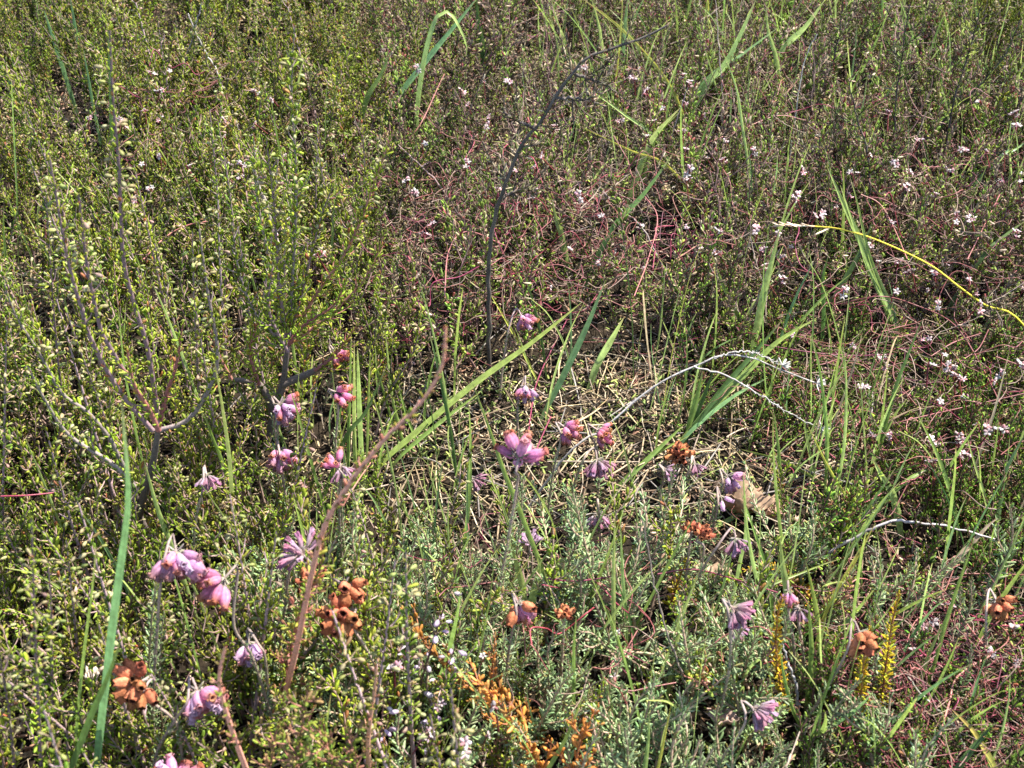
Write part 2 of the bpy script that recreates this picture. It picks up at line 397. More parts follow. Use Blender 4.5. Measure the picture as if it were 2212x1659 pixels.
def scatter(name, meshes, P, rot, scl, idx, label, cat):
    """an uncountable cover: one object that instances small plants on its points"""
    tc = bpy.data.collections.new(name + '_plants')
    for i, m in enumerate(meshes): tc.objects.link(bpy.data.objects.new('%s_plant_%02d' % (name, i), m))
    me = bpy.data.meshes.new(name); me.from_pydata([tuple(map(float, p)) for p in P], [], [])
    me.attributes.new('rot', 'FLOAT_VECTOR', 'POINT').data.foreach_set('vector', np.asarray(rot, np.float32).ravel())
    me.attributes.new('scl', 'FLOAT', 'POINT').data.foreach_set('value', np.asarray(scl, np.float32))
    me.attributes.new('idx', 'INT', 'POINT').data.foreach_set('value', np.asarray(idx, np.int32))
    o = tag(obj(name, me), label, cat, kind='stuff')
    t = bpy.data.node_groups.new(name, 'GeometryNodeTree')
    t.interface.new_socket('Geometry', in_out='INPUT', socket_type='NodeSocketGeometry'); t.interface.new_socket('Geometry', in_out='OUTPUT', socket_type='NodeSocketGeometry')
    N, L = t.nodes, t.links
    gi, go = N.new('NodeGroupInput'), N.new('NodeGroupOutput'); ip = N.new('GeometryNodeInstanceOnPoints'); ci = N.new('GeometryNodeCollectionInfo')
    ci.inputs['Collection'].default_value = tc; ci.inputs['Separate Children'].default_value = True; ci.inputs['Reset Children'].default_value = True
    def na(n, ty):
        a = N.new('GeometryNodeInputNamedAttribute'); a.data_type = ty; a.inputs['Name'].default_value = n; return a.outputs['Attribute']
    er = N.new('FunctionNodeEulerToRotation'); L.new(na('rot', 'FLOAT_VECTOR'), er.inputs[0])
    L.new(gi.outputs[0], ip.inputs['Points']); L.new(ci.outputs[0], ip.inputs['Instance']); ip.inputs['Pick Instance'].default_value = True
    L.new(na('idx', 'INT'), ip.inputs['Instance Index']); L.new(er.outputs[0], ip.inputs['Rotation']); L.new(na('scl', 'FLOAT'), ip.inputs['Scale'])
    L.new(ip.outputs[0], go.inputs[0])
    o.modifiers.new('plants', 'NODES').node_group = t
    return o

# ================================================================== HEATHS IN FLOWER (traced one by one)
def lathe(prof, sides, ribs=0):
    a = np.arange(sides) / sides * 2 * math.pi; V = []
    for z, r in prof:
        rr = r * (1 + ribs * np.cos(4 * a)); V.append(np.stack([rr * np.cos(a), rr * np.sin(a), np.full(sides, z)], -1))
    k = len(prof); i = np.arange(k - 1)[:, None] * sides; j = np.arange(sides)[None]; j2 = (j + 1) % sides
    Q = np.stack([i + j, i + j2, i + sides + j2, i + sides + j], -1).reshape(-1, 4)
    return np.array(V).reshape(-1, 3), Q
PROF = [(0, .0003), (.0003, .0008), (.0012, .0014), (.0028, .00185), (.0046, .0019), (.0060, .0016), (.0070, .00125), (.0078, .0010), (.0085, .0014),
        (.0082, .0008), (.0068, .0006), (.0068, .00005)]
def bell_mesh(kind, k):
    g = Geo(); sides = 16
    if kind == 'bloom':
        V, Q = lathe(PROF, sides, .07); t = np.clip(V[:, 2] / .0085, 0, 1)[:, None]
        base = np.array([(.60, .28, .43), (.64, .37, .54), (.58, .24, .35), (.62, .44, .60)][k % 4]); mid = base * np.array([1.02, .92, .98])
        tip = np.array([(.44, .20, .13), (.48, .25, .26), (.46, .20, .09), (.52, .38, .48)][k % 4])
        C = base * (1 - t) + mid * t; w = np.clip((t - .55) / .4, 0, 1); C = C * (1 - w) + tip * w
        C = C * (1 + .16 * np.cos(8 * np.arctan2(V[:, 1], V[:, 0])))[:, None] * rng.uniform(.9, 1.1, (len(V), 1))
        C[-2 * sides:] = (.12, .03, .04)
        g.add(V, Q, C)
        n = 4
        for q in range(n):
            a = q * 2 * math.pi / n + .4; leaves(g, [[.0004 * math.cos(a), .0004 * math.sin(a), -.0003]], [[math.cos(a) * .75, math.sin(a) * .75, 1.1]], .0026, .00055, (.30, .27, .22))
        a = np.arange(4) / 4 * 6.283
        leaves(g, np.stack([.0012 * np.cos(a), .0012 * np.sin(a), np.full(4, .0072)], -1), np.stack([np.cos(a), np.sin(a), np.full(4, .7)], -1), .0012, .0005, tip * .95)
    elif kind == 'brown':
        V, Q = lathe([(z * .84, r * (1.22 if z < .0075 else 1.15)) for z, r in PROF], sides, .09); V = V * (1 + rng.normal(0, .045, (len(V), 1))); t = np.clip(V[:, 2] / .0075, 0, 1)[:, None]
        base = np.array([(.46, .165, .08), (.38, .13, .065), (.50, .19, .095)][k % 3]); C = base * (1.1 - .35 * t) * (1 + .18 * np.cos(4 * np.arctan2(V[:, 1], V[:, 0])))[:, None] * rng.uniform(.75, 1.2, (len(V), 1))
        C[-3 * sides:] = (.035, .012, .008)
        g.add(V, Q, C)
        a = np.arange(4) / 4 * 6.283
        leaves(g, np.stack([.0005 * np.cos(a), .0005 * np.sin(a), np.full(4, -.0002)], -1), np.stack([np.cos(a), np.sin(a), np.full(4, 1.1)], -1), .0024, .0006, (.28, .20, .16))
    else:
        prof = [(z * .95, r * .42) for z, r in PROF[:9]]
        V, Q = lathe(prof, 8, .08); t = np.clip(V[:, 2] / .0074, 0, 1)[:, None]
        base = np.array([(.40, .33, .33), (.38, .28, .31), (.44, .38, .37)][k % 3]); tip = np.array([(.48, .22, .33), (.42, .22, .28), (.52, .34, .46)][k % 3])
        C = base * (1 - t) + tip * t; g.add(V, Q, C)
        leaves(g, [[.0003, 0, .0045], [-.0003, .0002, .0045]], [[.25, .1, 1], [-.2, .15, 1]], .0035, .0007, tip)
    return g.mesh(kind + '_bell', M_DRY if kind == 'brown' else M_PETAL)
BELLS = {k: [bell_mesh(k, i) for i in range(n)] for k, n in (('bloom', 4), ('brown', 3), ('wither', 3))}
PART = dict(bloom='bell', brown='dried_bell', wither='withered_floret')

def head_dir(ang, toward): return unit(RGT * math.cos(R(ang)) + UPV * math.sin(R(ang)) - FWD * toward)
LM = []           # landmarks for labels: (phrase, u, v)
def heath(kind, cu, cv, ang, toward, n, size, stem, label, tilt=92, z0=None, mark=None, spread=62, tint=None, mix=None, leaf=.72, name=None):
    """one flowering stem: head centred at (cu,cv) of the planning grid, stem drawn from its base upwards"""
    px = list(stem); size = size * (1.18 if size < 1.3 else .95) if kind != 'brown' else size; n = int(n * 1.55 + .5); spread = spread if kind != 'brown' else min(spread, 84)
    P = trace(px + [(cu, cv)], tilt, z0)
    Hd = head_dir(ang, toward); ctr = P[-1]; apex = ctr - Hd * .0075 * size
    pre = apex - Hd * .0055 * size + ZUP * (.0008 if Hd[2] < .2 else 0)
    C = [P[0]] + [p for p in P[1:-1]] + [pre, apex]
    base = C[0].copy(); C = spline(np.array(C), 30)
    t = thing(name or ('flowering_heath' if kind != 'brown' else 'faded_heath'), base)
    gs, gf = Geo(), Geo()
    sc_ = np.array([.34, .25, .20]) * rng.uniform(.85, 1.1)
    cols = np.repeat(sc_[None], 30, 0); cols[-6:] = (.24, .18, .16)
    tube(gs, C - base, .00095 - .0003 * np.linspace(0, 1, 30), cols, 6)
    top = int(30 * leaf); leafy(gf, C[:top] - base, 'grey', .05, .0036, .0048, .0006, ang=52, whorl=4, thick=.45, shrink=.4)
    obj('stem', gs.mesh('stem', M_STEM), t); obj('foliage', gf.mesh('foliage', M_GREY), t)
    gp = Geo(); Hx = unit(np.cross(Hd, UPV + RGT * .3)); Hy = np.cross(Hd, Hx)
    for q in range(n):
        th = R(spread) * math.sqrt((q + .2) / n) * rng.uniform(.9, 1.08); az = q * 2.39996 + rng.normal(0, .18)
        d = unit(Hd * math.cos(th) + (Hx * math.cos(az) + Hy * math.sin(az)) * math.sin(th) + ZUP * -.10)
        p1 = apex + d * size * rng.uniform(.0012, .0042)
        tube(gp, spline([apex - base, apex - base + (d + Hd * .4) * size * .002, p1 - base], 5), .00035, (.20, .14, .12), 4)
        kd = kind if not (mix and q >= n - mix[1]) else mix[0]
        s = size * rng.uniform(.74, 1.02); dd = unit(d + ZUP * -.12)
        quat = Vector(dd.tolist()).to_track_quat('Z', 'Y'); e = quat.to_euler()
        obj(PART[kd], BELLS[kd][int(rng.integers(len(BELLS[kd]))) if tint is None else tint[q % len(tint)]], t, p1 - base, e, s)
    a = rng.uniform(0, 6.28, 14); dr = unit(np.stack([np.cos(a), np.sin(a), rng.uniform(-.3, .8, 14)], -1) + Hd * .8)
    leaves(gp, np.repeat((apex - base)[None], 14, 0), dr, (.0036) * size, .0004 * size, pick([(.17, .16, .11, 1), (.20, .17, .15, 1)], 14))
    obj('flower_stalks', gp.mesh('flower_stalks', M_STEM), t)
    tag(t, label, 'flower', 'cross-leaved heaths in flower and seed')
    for k in (-.6, 0, .6):
        keep(ctr + Hd * .011 * size * k, 20 * size + 5)
    keep_line(C[8:], 7, 6)
    if mark: LM.append((mark, *project(ctr)[:2]))
    return t

B, G, X = 'bloom', 'wither', 'brown'
heath(B, 1142, 700, -50, .35, 9, 1.0, [(1085, 800), (1098, 715)], 'farthest pink heath head, nodding right under the dark heather mound', mark='the farthest pink flower head')
heath(B, 1134, 858, -90, .3, 7, .95, [(1120, 985), (1118, 880)], 'purple heath head hanging straight down above the open spread pink head', tint=[1, 3, 0], mark='the hanging purple flower head')
heath(B, 1127, 948, 80, -.3, 8, 1.25, [(1075, 1290), (1095, 1180), (1118, 1040)], 'heath stem with pink bells spread upwards in an open fan', spread=78, mark='the open pink fan of bells', tint=[0, 2, 0, 1])
heath(G, 1150, 992, -80, .3, 12, .95, [(1150, 1110), (1118, 1020)], 'withered mauve heath head tucked right below the open pink fan')
heath(B, 1244, 934, -25, .35, 8, 1.0, [(1180, 1140), (1195, 1020), (1212, 945)], 'left one of two pink heath heads pointing right across the straw', tint=[0, 2])
heath(B, 1315, 938, -20, .3, 6, 1.0, [(1290, 1090), (1294, 990)], 'right one of two pink heath heads, crossed by the grey twig', tint=[0, 2, 2], mark='the pink head under the grey twig')
heath(G, 1298, 1022, -75, .3, 16, 1.1, [(1215, 1150), (1235, 1065), (1262, 990)], 'mauve withered heath head on a hooked stem over straw', mark='the hooked withered head')
heath(G, 1293, 1135, -88, .35, 14, .9, [(1300, 1215), (1292, 1090)], 'withered heath head like a small skirt below the hooked one')
heath(B, 1592, 1045, -40, .3, 6, .95, [(1530, 1140), (1560, 1050)], 'lilac pink heath head beside the pale dead oak leaf', tint=[3, 1], mark='the lilac head by the dead leaf')
heath(B, 1566, 1096, -70, .4, 2, .9, [(1530, 1180), (1550, 1095)], 'two lone lilac bells below the lilac heath head', tint=[3])
heath(G, 1600, 1190, -70, .3, 12, .9, [(1500, 1260), (1550, 1180)], 'withered lilac heath head nodding below the pale dead leaf', mark='the nodding head below the dead leaf')
heath(G, 1612, 1334, -35, .3, 16, 1.0, [(1560, 1520), (1578, 1420), (1572, 1318)], 'dull purple withered head left of the first yellow stem', mark='the dull purple withered head')
heath(G, 1600, 1372, -60, .3, 5, .6, [(1570, 1470), (1580, 1385)], 'small reddish withered head under the dull purple one')
heath(G, 1660, 1547, -25, .4, 15, 1.0, [(1560, 1640), (1610, 1560)], 'grey lilac withered head nearest the bottom edge, nodding right', mark='the lowest withered head')
heath(B, 628, 890, -35, .4, 10, 1.15, [(595, 1010), (600, 905)], 'plump pink heath head beside the dark woody trunk', mark='the plump pink head by the trunk')
heath(B, 607, 1003, -75, .5, 10, 1.2, [(618, 1080), (605, 985)], 'bright pink heath head below the plump one by the trunk', tint=[1, 0, 1], mark='the bright pink head below the trunk')
heath(B, 742, 775, -40, .3, 5, 1.0, [(700, 880), (718, 790)], 'dark pink heath head half under the heather bush', tint=[2])
heath(B, 752, 852, -10, .3, 6, 1.0, [(725, 960), (730, 875)], 'pink heath head behind the upright grass tuft', tint=[2, 0])
heath(B, 716, 988, 120, .2, 4, .9, [(735, 1150), (733, 1060)], 'small pink heath head at the foot of the grass tuft', tint=[0, 2])
heath(G, 748, 1030, -60, .3, 9, .9, [(740, 1140), (735, 1045)], 'faded lilac heath head below the small pink one')
heath(G, 452, 1048, -70, .3, 11, .8, [(420, 1150), (438, 1055)], 'pale pink withered head among green heather on the left')
heath(G, 628, 1168, 130, .1, 13, 1.15, [(605, 1400), (615, 1310), (632, 1215)], 'purple withered head seen from beneath, just left of the leaning reddish sprig', spread=85, mark='the purple head seen from beneath')
heath(B, 392, 1238, -70, .35, 11, 1.55, [(330, 1560), (340, 1350), (352, 1225)], 'largest pink heath head in the picture, hanging in the lower left', tint=[1, 0, 3, 1], z0=.05, mark='the largest pink flower head', spread=70)
heath(B, 446, 1276, 215, .4, 7, 1.45, [(590, 1560), (545, 1420), (505, 1350)], 'salmon pink heath head pointing left, pressed against the largest one', tint=[2, 0], z0=.05)
heath(B, 541, 1424, -80, .35, 8, 1.3, [(585, 1540), (572, 1420), (560, 1395)], 'pale lilac heath head below the salmon pink one', tint=[3, 1], z0=.05, mark='the pale lilac head')
heath(B, 447, 1530, -55, .35, 12, 1.5, [(335, 1640), (375, 1560), (405, 1515)], 'purple pink heath head right of the leftmost brown seed head', tint=[0, 1, 3], z0=.06, mark='the low purple pink head')
heath(B, 372, 1657, 100, .2, 6, 1.2, [(385, 1780), (380, 1720)], 'pink heath head cut by the bottom edge of the picture', z0=.03)
heath(B, 1136, 1335, -60, .3, 8, 1.05, [(1095, 1440), (1105, 1370), (1116, 1325)], 'heath head half magenta and half brown on an arched stem', mix=('brown', 5), tint=[2, 0, 1], mark='the half brown flower head')
heath(G, 1145, 1156, 90, .3, 10, .75, [(1150, 1260), (1148, 1200)], 'upright pale pink head on a dark red stem', tint=[2])
heath(B, 1704, 1301, -90, .3, 3, .75, [(1715, 1400), (1704, 1330)], 'tiny pink heath head above the first yellow stem', tint=[0])
heath(G, 1730, 1335, -80, .3, 8, .75, [(1735, 1420), (1725, 1345)], 'small faded pink head just right of the first yellow stem')
heath(G, 1508, 1020, -70, .3, 8, .75, [(1460, 1070), (1490, 1015)], 'reddish withered head left of the lilac one by the dead leaf')
heath(G, 1452, 1022, -30, .3, 7, .7, [(1420, 1080), (1435, 1025)], 'pale withered head under the round brown seed head')
heath(G, 1042, 1042, -20, .3, 8, .85, [(1000, 1130), (1015, 1060)], 'grey withered head left of the pale heath stems')
heath(X, 1462, 968, 110, .7, 16, 1.05, [(1420, 1030), (1440, 990)], 'round brown seed head above the straw at right of centre', mark='the round brown seed head', spread=105)
heath(X, 1490, 1130, 100, .6, 6, .75, [(1485, 1220), (1490, 1170)], 'left and smaller of two rusty seed heads below the dead leaf')
heath(X, 1524, 1142, 60, .6, 9, .85, [(1515, 1230), (1520, 1180)], 'right and larger of two rusty seed heads below the dead leaf', mark='the rusty pair of seed heads')
heath(X, 714, 1343, 200, 1.3, 13, 1.5, [(830, 1480), (790, 1400), (760, 1350)], 'largest brown seed head, its bells open to the viewer', z0=.06, mark='the largest brown seed head', spread=95)
heath(X, 776, 1281, -20, .6, 4, 1.4, [(790, 1430), (765, 1330), (748, 1272)], 'orange brown seed head of few bells just above the largest one', z0=.06)
heath(X, 660, 1240, 120, .6, 6, 1.15, [(640, 1400), (650, 1300)], 'brown seed head behind the reddish leaning sprig', z0=.05)
heath(X, 262, 1492, 200, 1.0, 12, 1.45, [(395, 1640), (380, 1560), (310, 1500)], 'leftmost brown seed head, by the big grass blade', z0=.06, mark='the leftmost brown seed head', spread=90)
heath(X, 1878, 1400, -60, .3, 9, 1.3, [(1740, 1560), (1790, 1480), (1832, 1400)], 'brown seed head hanging between the yellow stems', mark='the hanging brown seed head')
heath(X, 2172, 1326, -60, .4, 9, 1.2, [(2130, 1420), (2130, 1330)], 'orange seed head tangled in red threads at the right edge', mark='the orange seed head by the right edge', spread=85)
heath(X, 1220, 1313, 90, .4, 8, .8, [(1215, 1400), (1218, 1350)], 'small flat brown seed head among grey green shoots', mark='the small flat seed head')

# ------------------------------------------------------------------ bare and leafy upright stems of grey green heath, yellow ones, orange ones
def built(name, px, make, label, cat, group=None, tilt=88, z0=None, r=9, mats=(M_STEM, M_LEAF), mark=None):
    P = trace(px, tilt, z0); base = P[0].copy(); parts = make(P - base); t = thing(name, base)
    for g, pn, m in zip(parts, ('stem', 'foliage', 'bud_cluster'), tuple(mats) + (M_BUD,)):
        if g.empty: continue
        if pn == 'bud_cluster' and name.startswith('budding'):      # few large buds: each one a part
            V, C = np.concatenate(g.V), np.concatenate(g.C); q = np.concatenate(g.Q)[:17]
            for b in range(0, len(V), 20):
                h = Geo(); h.add(V[b:b + 20], q, C[b:b + 20]); obj('bud', h.mesh('bud', m), t)
        else: obj(pn, g.mesh(pn, m), t)
    keep_line(P[1:] if len(P) > 2 else P, r)
    if label: tag(t, label, cat, group)
    if mark: u, v, _ = project(P[-1]); LM.append((mark, u, v))
    return t, P
GREYM = (M_STEM, M_GREY)
yel = lambda P: erica(P, 'yellow', ll=.0056, gap=.0030, f0=.05, lw=.0008, ang=66)
grn = lambda P: erica(P, 'grey', ll=.0048, gap=.0024, f0=.05, lw=.0008)
gy = 'yellowing heath stems'
built('yellow_heath', [(1690, 1500), (1678, 1430), (1678, 1340), (1690, 1290)], yel, 'first and leftmost upright yellow leaved heath stem', 'plant', gy, 92, .03, 16, GREYM, 'the first yellow stem')
built('yellow_heath', [(1858, 1520), (1862, 1470), (1868, 1410), (1880, 1360)], yel, 'yellow heath stem partly behind the hanging brown seed head', 'plant', gy, 92, .03, 14, GREYM)
built('yellow_heath', [(1905, 1500), (1915, 1430), (1928, 1340), (1942, 1285)], yel, 'tall yellow heath stem right of the hanging brown seed head', 'plant', gy, 92, .03, 16, GREYM, 'the tall yellow stem')
built('yellow_heath', [(1712, 1248), (1660, 1225), (1610, 1232)], yel, 'yellow heath sprig lying sideways below the nodding head', 'plant', gy, 60, .03, 9, GREYM)
built('yellow_heath', [(1462, 1262), (1475, 1232), (1488, 1200)], yel, 'short yellow heath tip below the rusty pair of seed heads', 'plant', gy, 80, .03, 9, GREYM)
gs_ = 'pale upright heath stems'
for i, (px, lb) in enumerate([
        ([(1085, 1290), (1095, 1200), (1108, 1120), (1120, 1060)], 'tall pale green heath stem below the open pink fan'),
        ([(1110, 1230), (1122, 1150), (1128, 1075), (1130, 1030)], 'pinkish heath stem beside the tall pale green one'),
        ([(318, 1520), (322, 1420), (330, 1310), (338, 1260)], 'grey green heath stem left of the salmon pink head'),
        ([(345, 1520), (346, 1420), (352, 1330)], 'short brownish heath stem under the largest pink flower head'),
        ([(570, 1400), (575, 1340), (560, 1280)], 'silver green leafy shoot right of the salmon pink head'),
        ([(690, 1480), (680, 1420), (672, 1380)], 'dark grey green shoot below the largest brown seed head'),
        ([(605, 1070), (598, 1000), (595, 940), (590, 900)], 'silver green heath shoot below the plump pink head'),
        ([(1520, 1260), (1512, 1190), (1510, 1110), (1516, 1060)], 'grey green heath stem between the rusty seed heads'),
        ([(880, 1250), (890, 1190), (905, 1140)], 'bright pale green shoot tip in the middle of the grass'),
        ([(1895, 1480), (1885, 1400), (1878, 1330)], 'grey green shoot above the hanging brown seed head'),
        ([(1930, 1470), (1925, 1400), (1892, 1300)], 'green tipped shoot beside the tall yellow stem'),
        ([(2070, 1500), (2090, 1450), (2100, 1400)], 'green leafy tip left of the orange seed head')]):
    built('upright_heath', px, (lambda P: erica(P, 'grey', ll=.0052, gap=.0036, f0=.05)), lb, 'plant', gs_, 92, .03, 10, GREYM)
org = lambda P: calluna(P, 'orange', side=1.1, f0=.05, ll=.0058, gap=.0036, lw=.0013, sidelen=.026, side0=.05)
go_ = 'dead orange heather sprigs'
built('orange_heather_sprig', [(1150, 1620), (1100, 1545), (1050, 1490), (985, 1455)], org, 'long orange dead heather sprig leaning left at the bottom', 'plant', go_, 60, .05, 16, mark='the long orange sprig')
built('orange_heather_sprig', [(1075, 1500), (1000, 1470), (930, 1400), (872, 1320)], org, 'orange dead heather sprig reaching up left behind white buds', 'plant', go_, 70, .05, 12)
built('orange_heather_sprig', [(1238, 1690), (1255, 1600), (1290, 1530)], org, 'short orange heather sprig standing at the bottom edge', 'plant', go_, 75, .05, 16, mark='the short orange sprig')
built('orange_heather_sprig', [(1062, 1500), (1066, 1420), (1070, 1370)], lambda P: calluna(P, 'orange', side=.6, f0=.1, ll=.004, gap=.003, lw=.0008), 'thin upright orange heather stem left of the half brown head', 'plant', go_, 85, .05, 12)
wb = [(.46, .36, .44, 4), (.40, .30, .36, 2), (.50, .42, .46, 2)]
bud_ = lambda P: calluna(P, 'dead', buds=.85, side=.25, f0=.4, stemc=(.10, .05, .05), gap=.006, ll=.003, budpal=wb, budkw=dict(gap=.0062, size=.0044, per=2))
gw = 'dark sprigs with white buds'
built('budding_heather_sprig', [(900, 1520), (925, 1420), (960, 1310), (985, 1235)], bud_, 'longer dark heather sprig with lilac white buds beside the long orange sprig', 'plant', gw, 85, .05, 14, mark='the white budded sprig')
built('budding_heather_sprig', [(940, 1540), (965, 1450), (990, 1380)], bud_, 'shorter dark heather sprig with lilac white buds', 'plant', gw, 85, .05, 12)
built('budding_heather_sprig', [(815, 1659), (822, 1580), (830, 1500)], bud_, 'pinkish budded heather sprig at the bottom edge left of the orange sprigs', 'plant', gw, 85, .05, 12)

# ------------------------------------------------------------------ the two heather bushes with their traced shoots
def bush(label, trunk, shoots, mark, tilt=88):
    P = trace(trunk[0], tilt, .012); base = P[0].copy(); t = thing('heather_bush', base); gt = Geo()
    for tr in trunk:
        Q = trace(tr, tilt, .012, root=False) if tr is trunk[0] else np.array([on_plane(u, v, P[0], tilt) for u, v in tr])
        Q = spline(Q, 16); tube(gt, Q - base, .0030 - .0014 * np.linspace(0, 1, 16), (.15, .12, .10), 8)
    obj('trunk', gt.mesh('trunk', M_STEM), t)
    for px, tl, kw in shoots:
        Q = np.array([on_plane(u, v, P[0], tl) for u, v in px])
        gs, gf, gb = calluna(Q - base, n=44, **kw)
        s = obj('shoot', gs.mesh('shoot', M_STEM), t); obj('foliage', gf.mesh('foliage', M_LEAF), s)
        if not gb.empty: obj('bud_cluster', gb.mesh('bud_cluster', M_BUD), s)
        keep_line(Q, 15, 14)
    tag(t, label, 'shrub'); LM.append((mark, *project(P[-1])[:2]))
pur = (.20, .13, .14); grs = (.24, .19, .17); red = (.30, .12, .10)
kA = dict(pal='bright', side=1.25, f0=.06, ll=.0050, gap=.0030, sidelen=.020, r0=.0014, side0=.05, budkw=dict(gap=.0040, size=.0034, per=2))
kB = dict(pal='bright', side=.45, f0=.04, ll=.0050, gap=.0042, sidelen=.016, r0=.0017, side0=.08, budkw=dict(gap=.0040, size=.0036, per=2))
bud = lambda d, b: dict(d, buds=b)
bush('bushy green heather with a dark woody trunk left of the grass tuft',
     [[(575, 965), (592, 890), (612, 820), (622, 745)], [(592, 890), (560, 830), (500, 820)], [(612, 830), (680, 800), (720, 770)]],
     [([(622, 745), (632, 600), (640, 400), (630, 200), (636, 55)], 92, bud(dict(kA, stemc=grs), .5)),
      ([(622, 745), (590, 600), (556, 430), (548, 300)], 92, bud(dict(kA, stemc=grs), .5)),
      ([(622, 745), (680, 640), (760, 520), (850, 280)], 88, bud(dict(kA, stemc=red), .55)),
      ([(622, 745), (700, 690), (790, 600), (832, 500)], 84, dict(kA, stemc=red)),
      ([(622, 745), (560, 690), (520, 600), (500, 480)], 96, dict(kA, stemc=grs)),
      ([(622, 745), (604, 620), (592, 450), (575, 300)], 94, bud(dict(kA, stemc=pur), .5)),
      ([(622, 745), (655, 620), (690, 480), (720, 400)], 90, bud(dict(kA, stemc=pur), .3)),
      ([(680, 800), (720, 770), (770, 705)], 90, dict(kA, stemc=red)),
      ([(500, 820), (470, 760), (450, 690)], 96, dict(kA, stemc=red)),
      ([(560, 830), (540, 760), (560, 690)], 100, dict(kA, stemc=red)),
      ([(622, 745), (660, 700), (720, 660), (750, 600)], 96, dict(kA, stemc=red)),
      ([(622, 760), (600, 720), (580, 660), (590, 560)], 100, dict(kA, stemc=pur))], 'the heather bush with the woody trunk')
bush('tall straggly heather on the left with long bare purple stems',
     [[(330, 1180), (300, 1110), (290, 1050)], [(300, 1110), (330, 1000), (343, 920)]],
     [([(343, 920), (333, 840), (316, 741), (289, 654), (266, 553), (258, 380), (243, 200), (237, 60)], 92, bud(dict(kB, stemc=pur, side=.3), .4)),
      ([(290, 1050), (255, 983), (235, 943), (188, 889), (134, 849), (84, 761), (34, 681), (8, 610)], 92, bud(dict(kB, stemc=grs), .3)),
      ([(330, 930), (255, 839), (195, 728), (175, 664), (145, 553), (105, 330)], 95, bud(dict(kB, stemc=pur), .35)),
      ([(340, 915), (313, 876), (235, 745), (215, 701), (188, 570), (170, 420)], 98, bud(dict(kB, stemc=pur), .35)),
      ([(343, 930), (403, 909), (447, 849), (470, 768), (447, 620), (428, 480)], 90, bud(dict(kB, stemc=grs), .6)),
      ([(290, 1050), (240, 1000), (150, 940), (95, 860), (60, 790)], 100, bud(dict(kB, stemc=grs), .5)),
      ([(343, 920), (360, 850), (380, 790), (395, 700)], 96, dict(kB, stemc=red)),
      ([(343, 930), (320, 880), (290, 830), (275, 760)], 102, dict(kB, stemc=red))], 'the straggly heather bush', 90)

# ------------------------------------------------------------------ traced single heather shoots
gh = 'long heather shoots in the foreground'
fg = lambda P: calluna(P, 'foreg', side=.25, f0=.55, ll=.0046, gap=.0055, r0=.0021, n=40, sidelen=.012, stemc=(.76, .36, .25))
gn = lambda P: calluna(P, 'bright', side=.35, f0=.05, ll=.0046, gap=.0036, r0=.0012, n=40, stemc=pur, buds=.4)
dn = lambda P: calluna(P, 'foreg', side=1.5, f0=.15, ll=.0050, gap=.0032, r0=.0012, n=30, sidelen=.030)
def fgs(px, make, label, tilt=96, z0=.05, r=10, mark=None, name='heather_shoot'):
    built(name, px, make, label, 'plant', gh, tilt, z0, r, mark=mark)
fgs([(610, 1530), (640, 1400), (690, 1170), (745, 1060), (830, 950), (910, 870), (955, 790), (962, 705)], fg, 'long reddish heather shoot leaning right across the grass', 100, .05, 12, mark='the leaning reddish sprig')
fgs([(615, 1480), (645, 1330), (690, 1230), (700, 1150)], dn, 'dense olive shoot at the foot of the leaning reddish sprig', 102, .06, 6)
for k, (px, lb) in enumerate([([(625, 1740), (640, 1640), (660, 1520), (668, 1470)], 'yellow green heather shoot at the bottom under the pale lilac head'), ([(720, 1740), (715, 1640), (690, 1590), (695, 1545)], 'olive pink heather shoot at the bottom below the largest brown seed head'), ([(580, 1740), (585, 1650), (600, 1560)], 'short yellow green shoot left of the other bottom shoots'), ([(770, 1760), (768, 1660), (752, 1570)], 'olive green shoot at the bottom left of the pinkish budded sprig')]):
    fgs(px, dn, lb, 100, .06, 4)
fgs([(93, 1690), (83, 1523), (77, 1406), (73, 1273), (68, 1116)], gn, 'upright purple heather shoot rising from the bottom left', 96, .05)
fgs([(67, 1290), (40, 1206), (0, 1126), (-20, 1080)], gn, 'purple heather shoot bending off the left edge', 94, .04)
fgs([(37, 1690), (20, 1540), (3, 1440), (-4, 1380)], gn, 'short purple heather shoot in the bottom left corner', 96, .06)
fgs([(7, 1150), (10, 923), (13, 755), (16, 690)], gn, 'thin dark heather stem along the left edge', 94, .05)
fgs([(545, 1700), (500, 1573), (474, 1473), (487, 1395)], fg, 'blurred brownish heather shoot right of the low purple pink head', 104, .08)
fgs([(118, 1560), (112, 1420), (110, 1300), (104, 1220)], gn, 'heather shoot with pale buds left of the big grass blade', 94, .05)
fgs([(300, 1180), (292, 1100), (285, 1040)], gn, 'short purple stem crossing behind the big grass blade', 94, .04)
fgs([(140, 900), (120, 720), (108, 560), (100, 420)], gn, 'tall pale heather shoot in the left heather field', 92, .06)
fgs([(800, 1700), (795, 1600), (810, 1480), (812, 1440)], fg, 'brown tipped heather shoot beside the pinkish budded sprig', 100, .07)

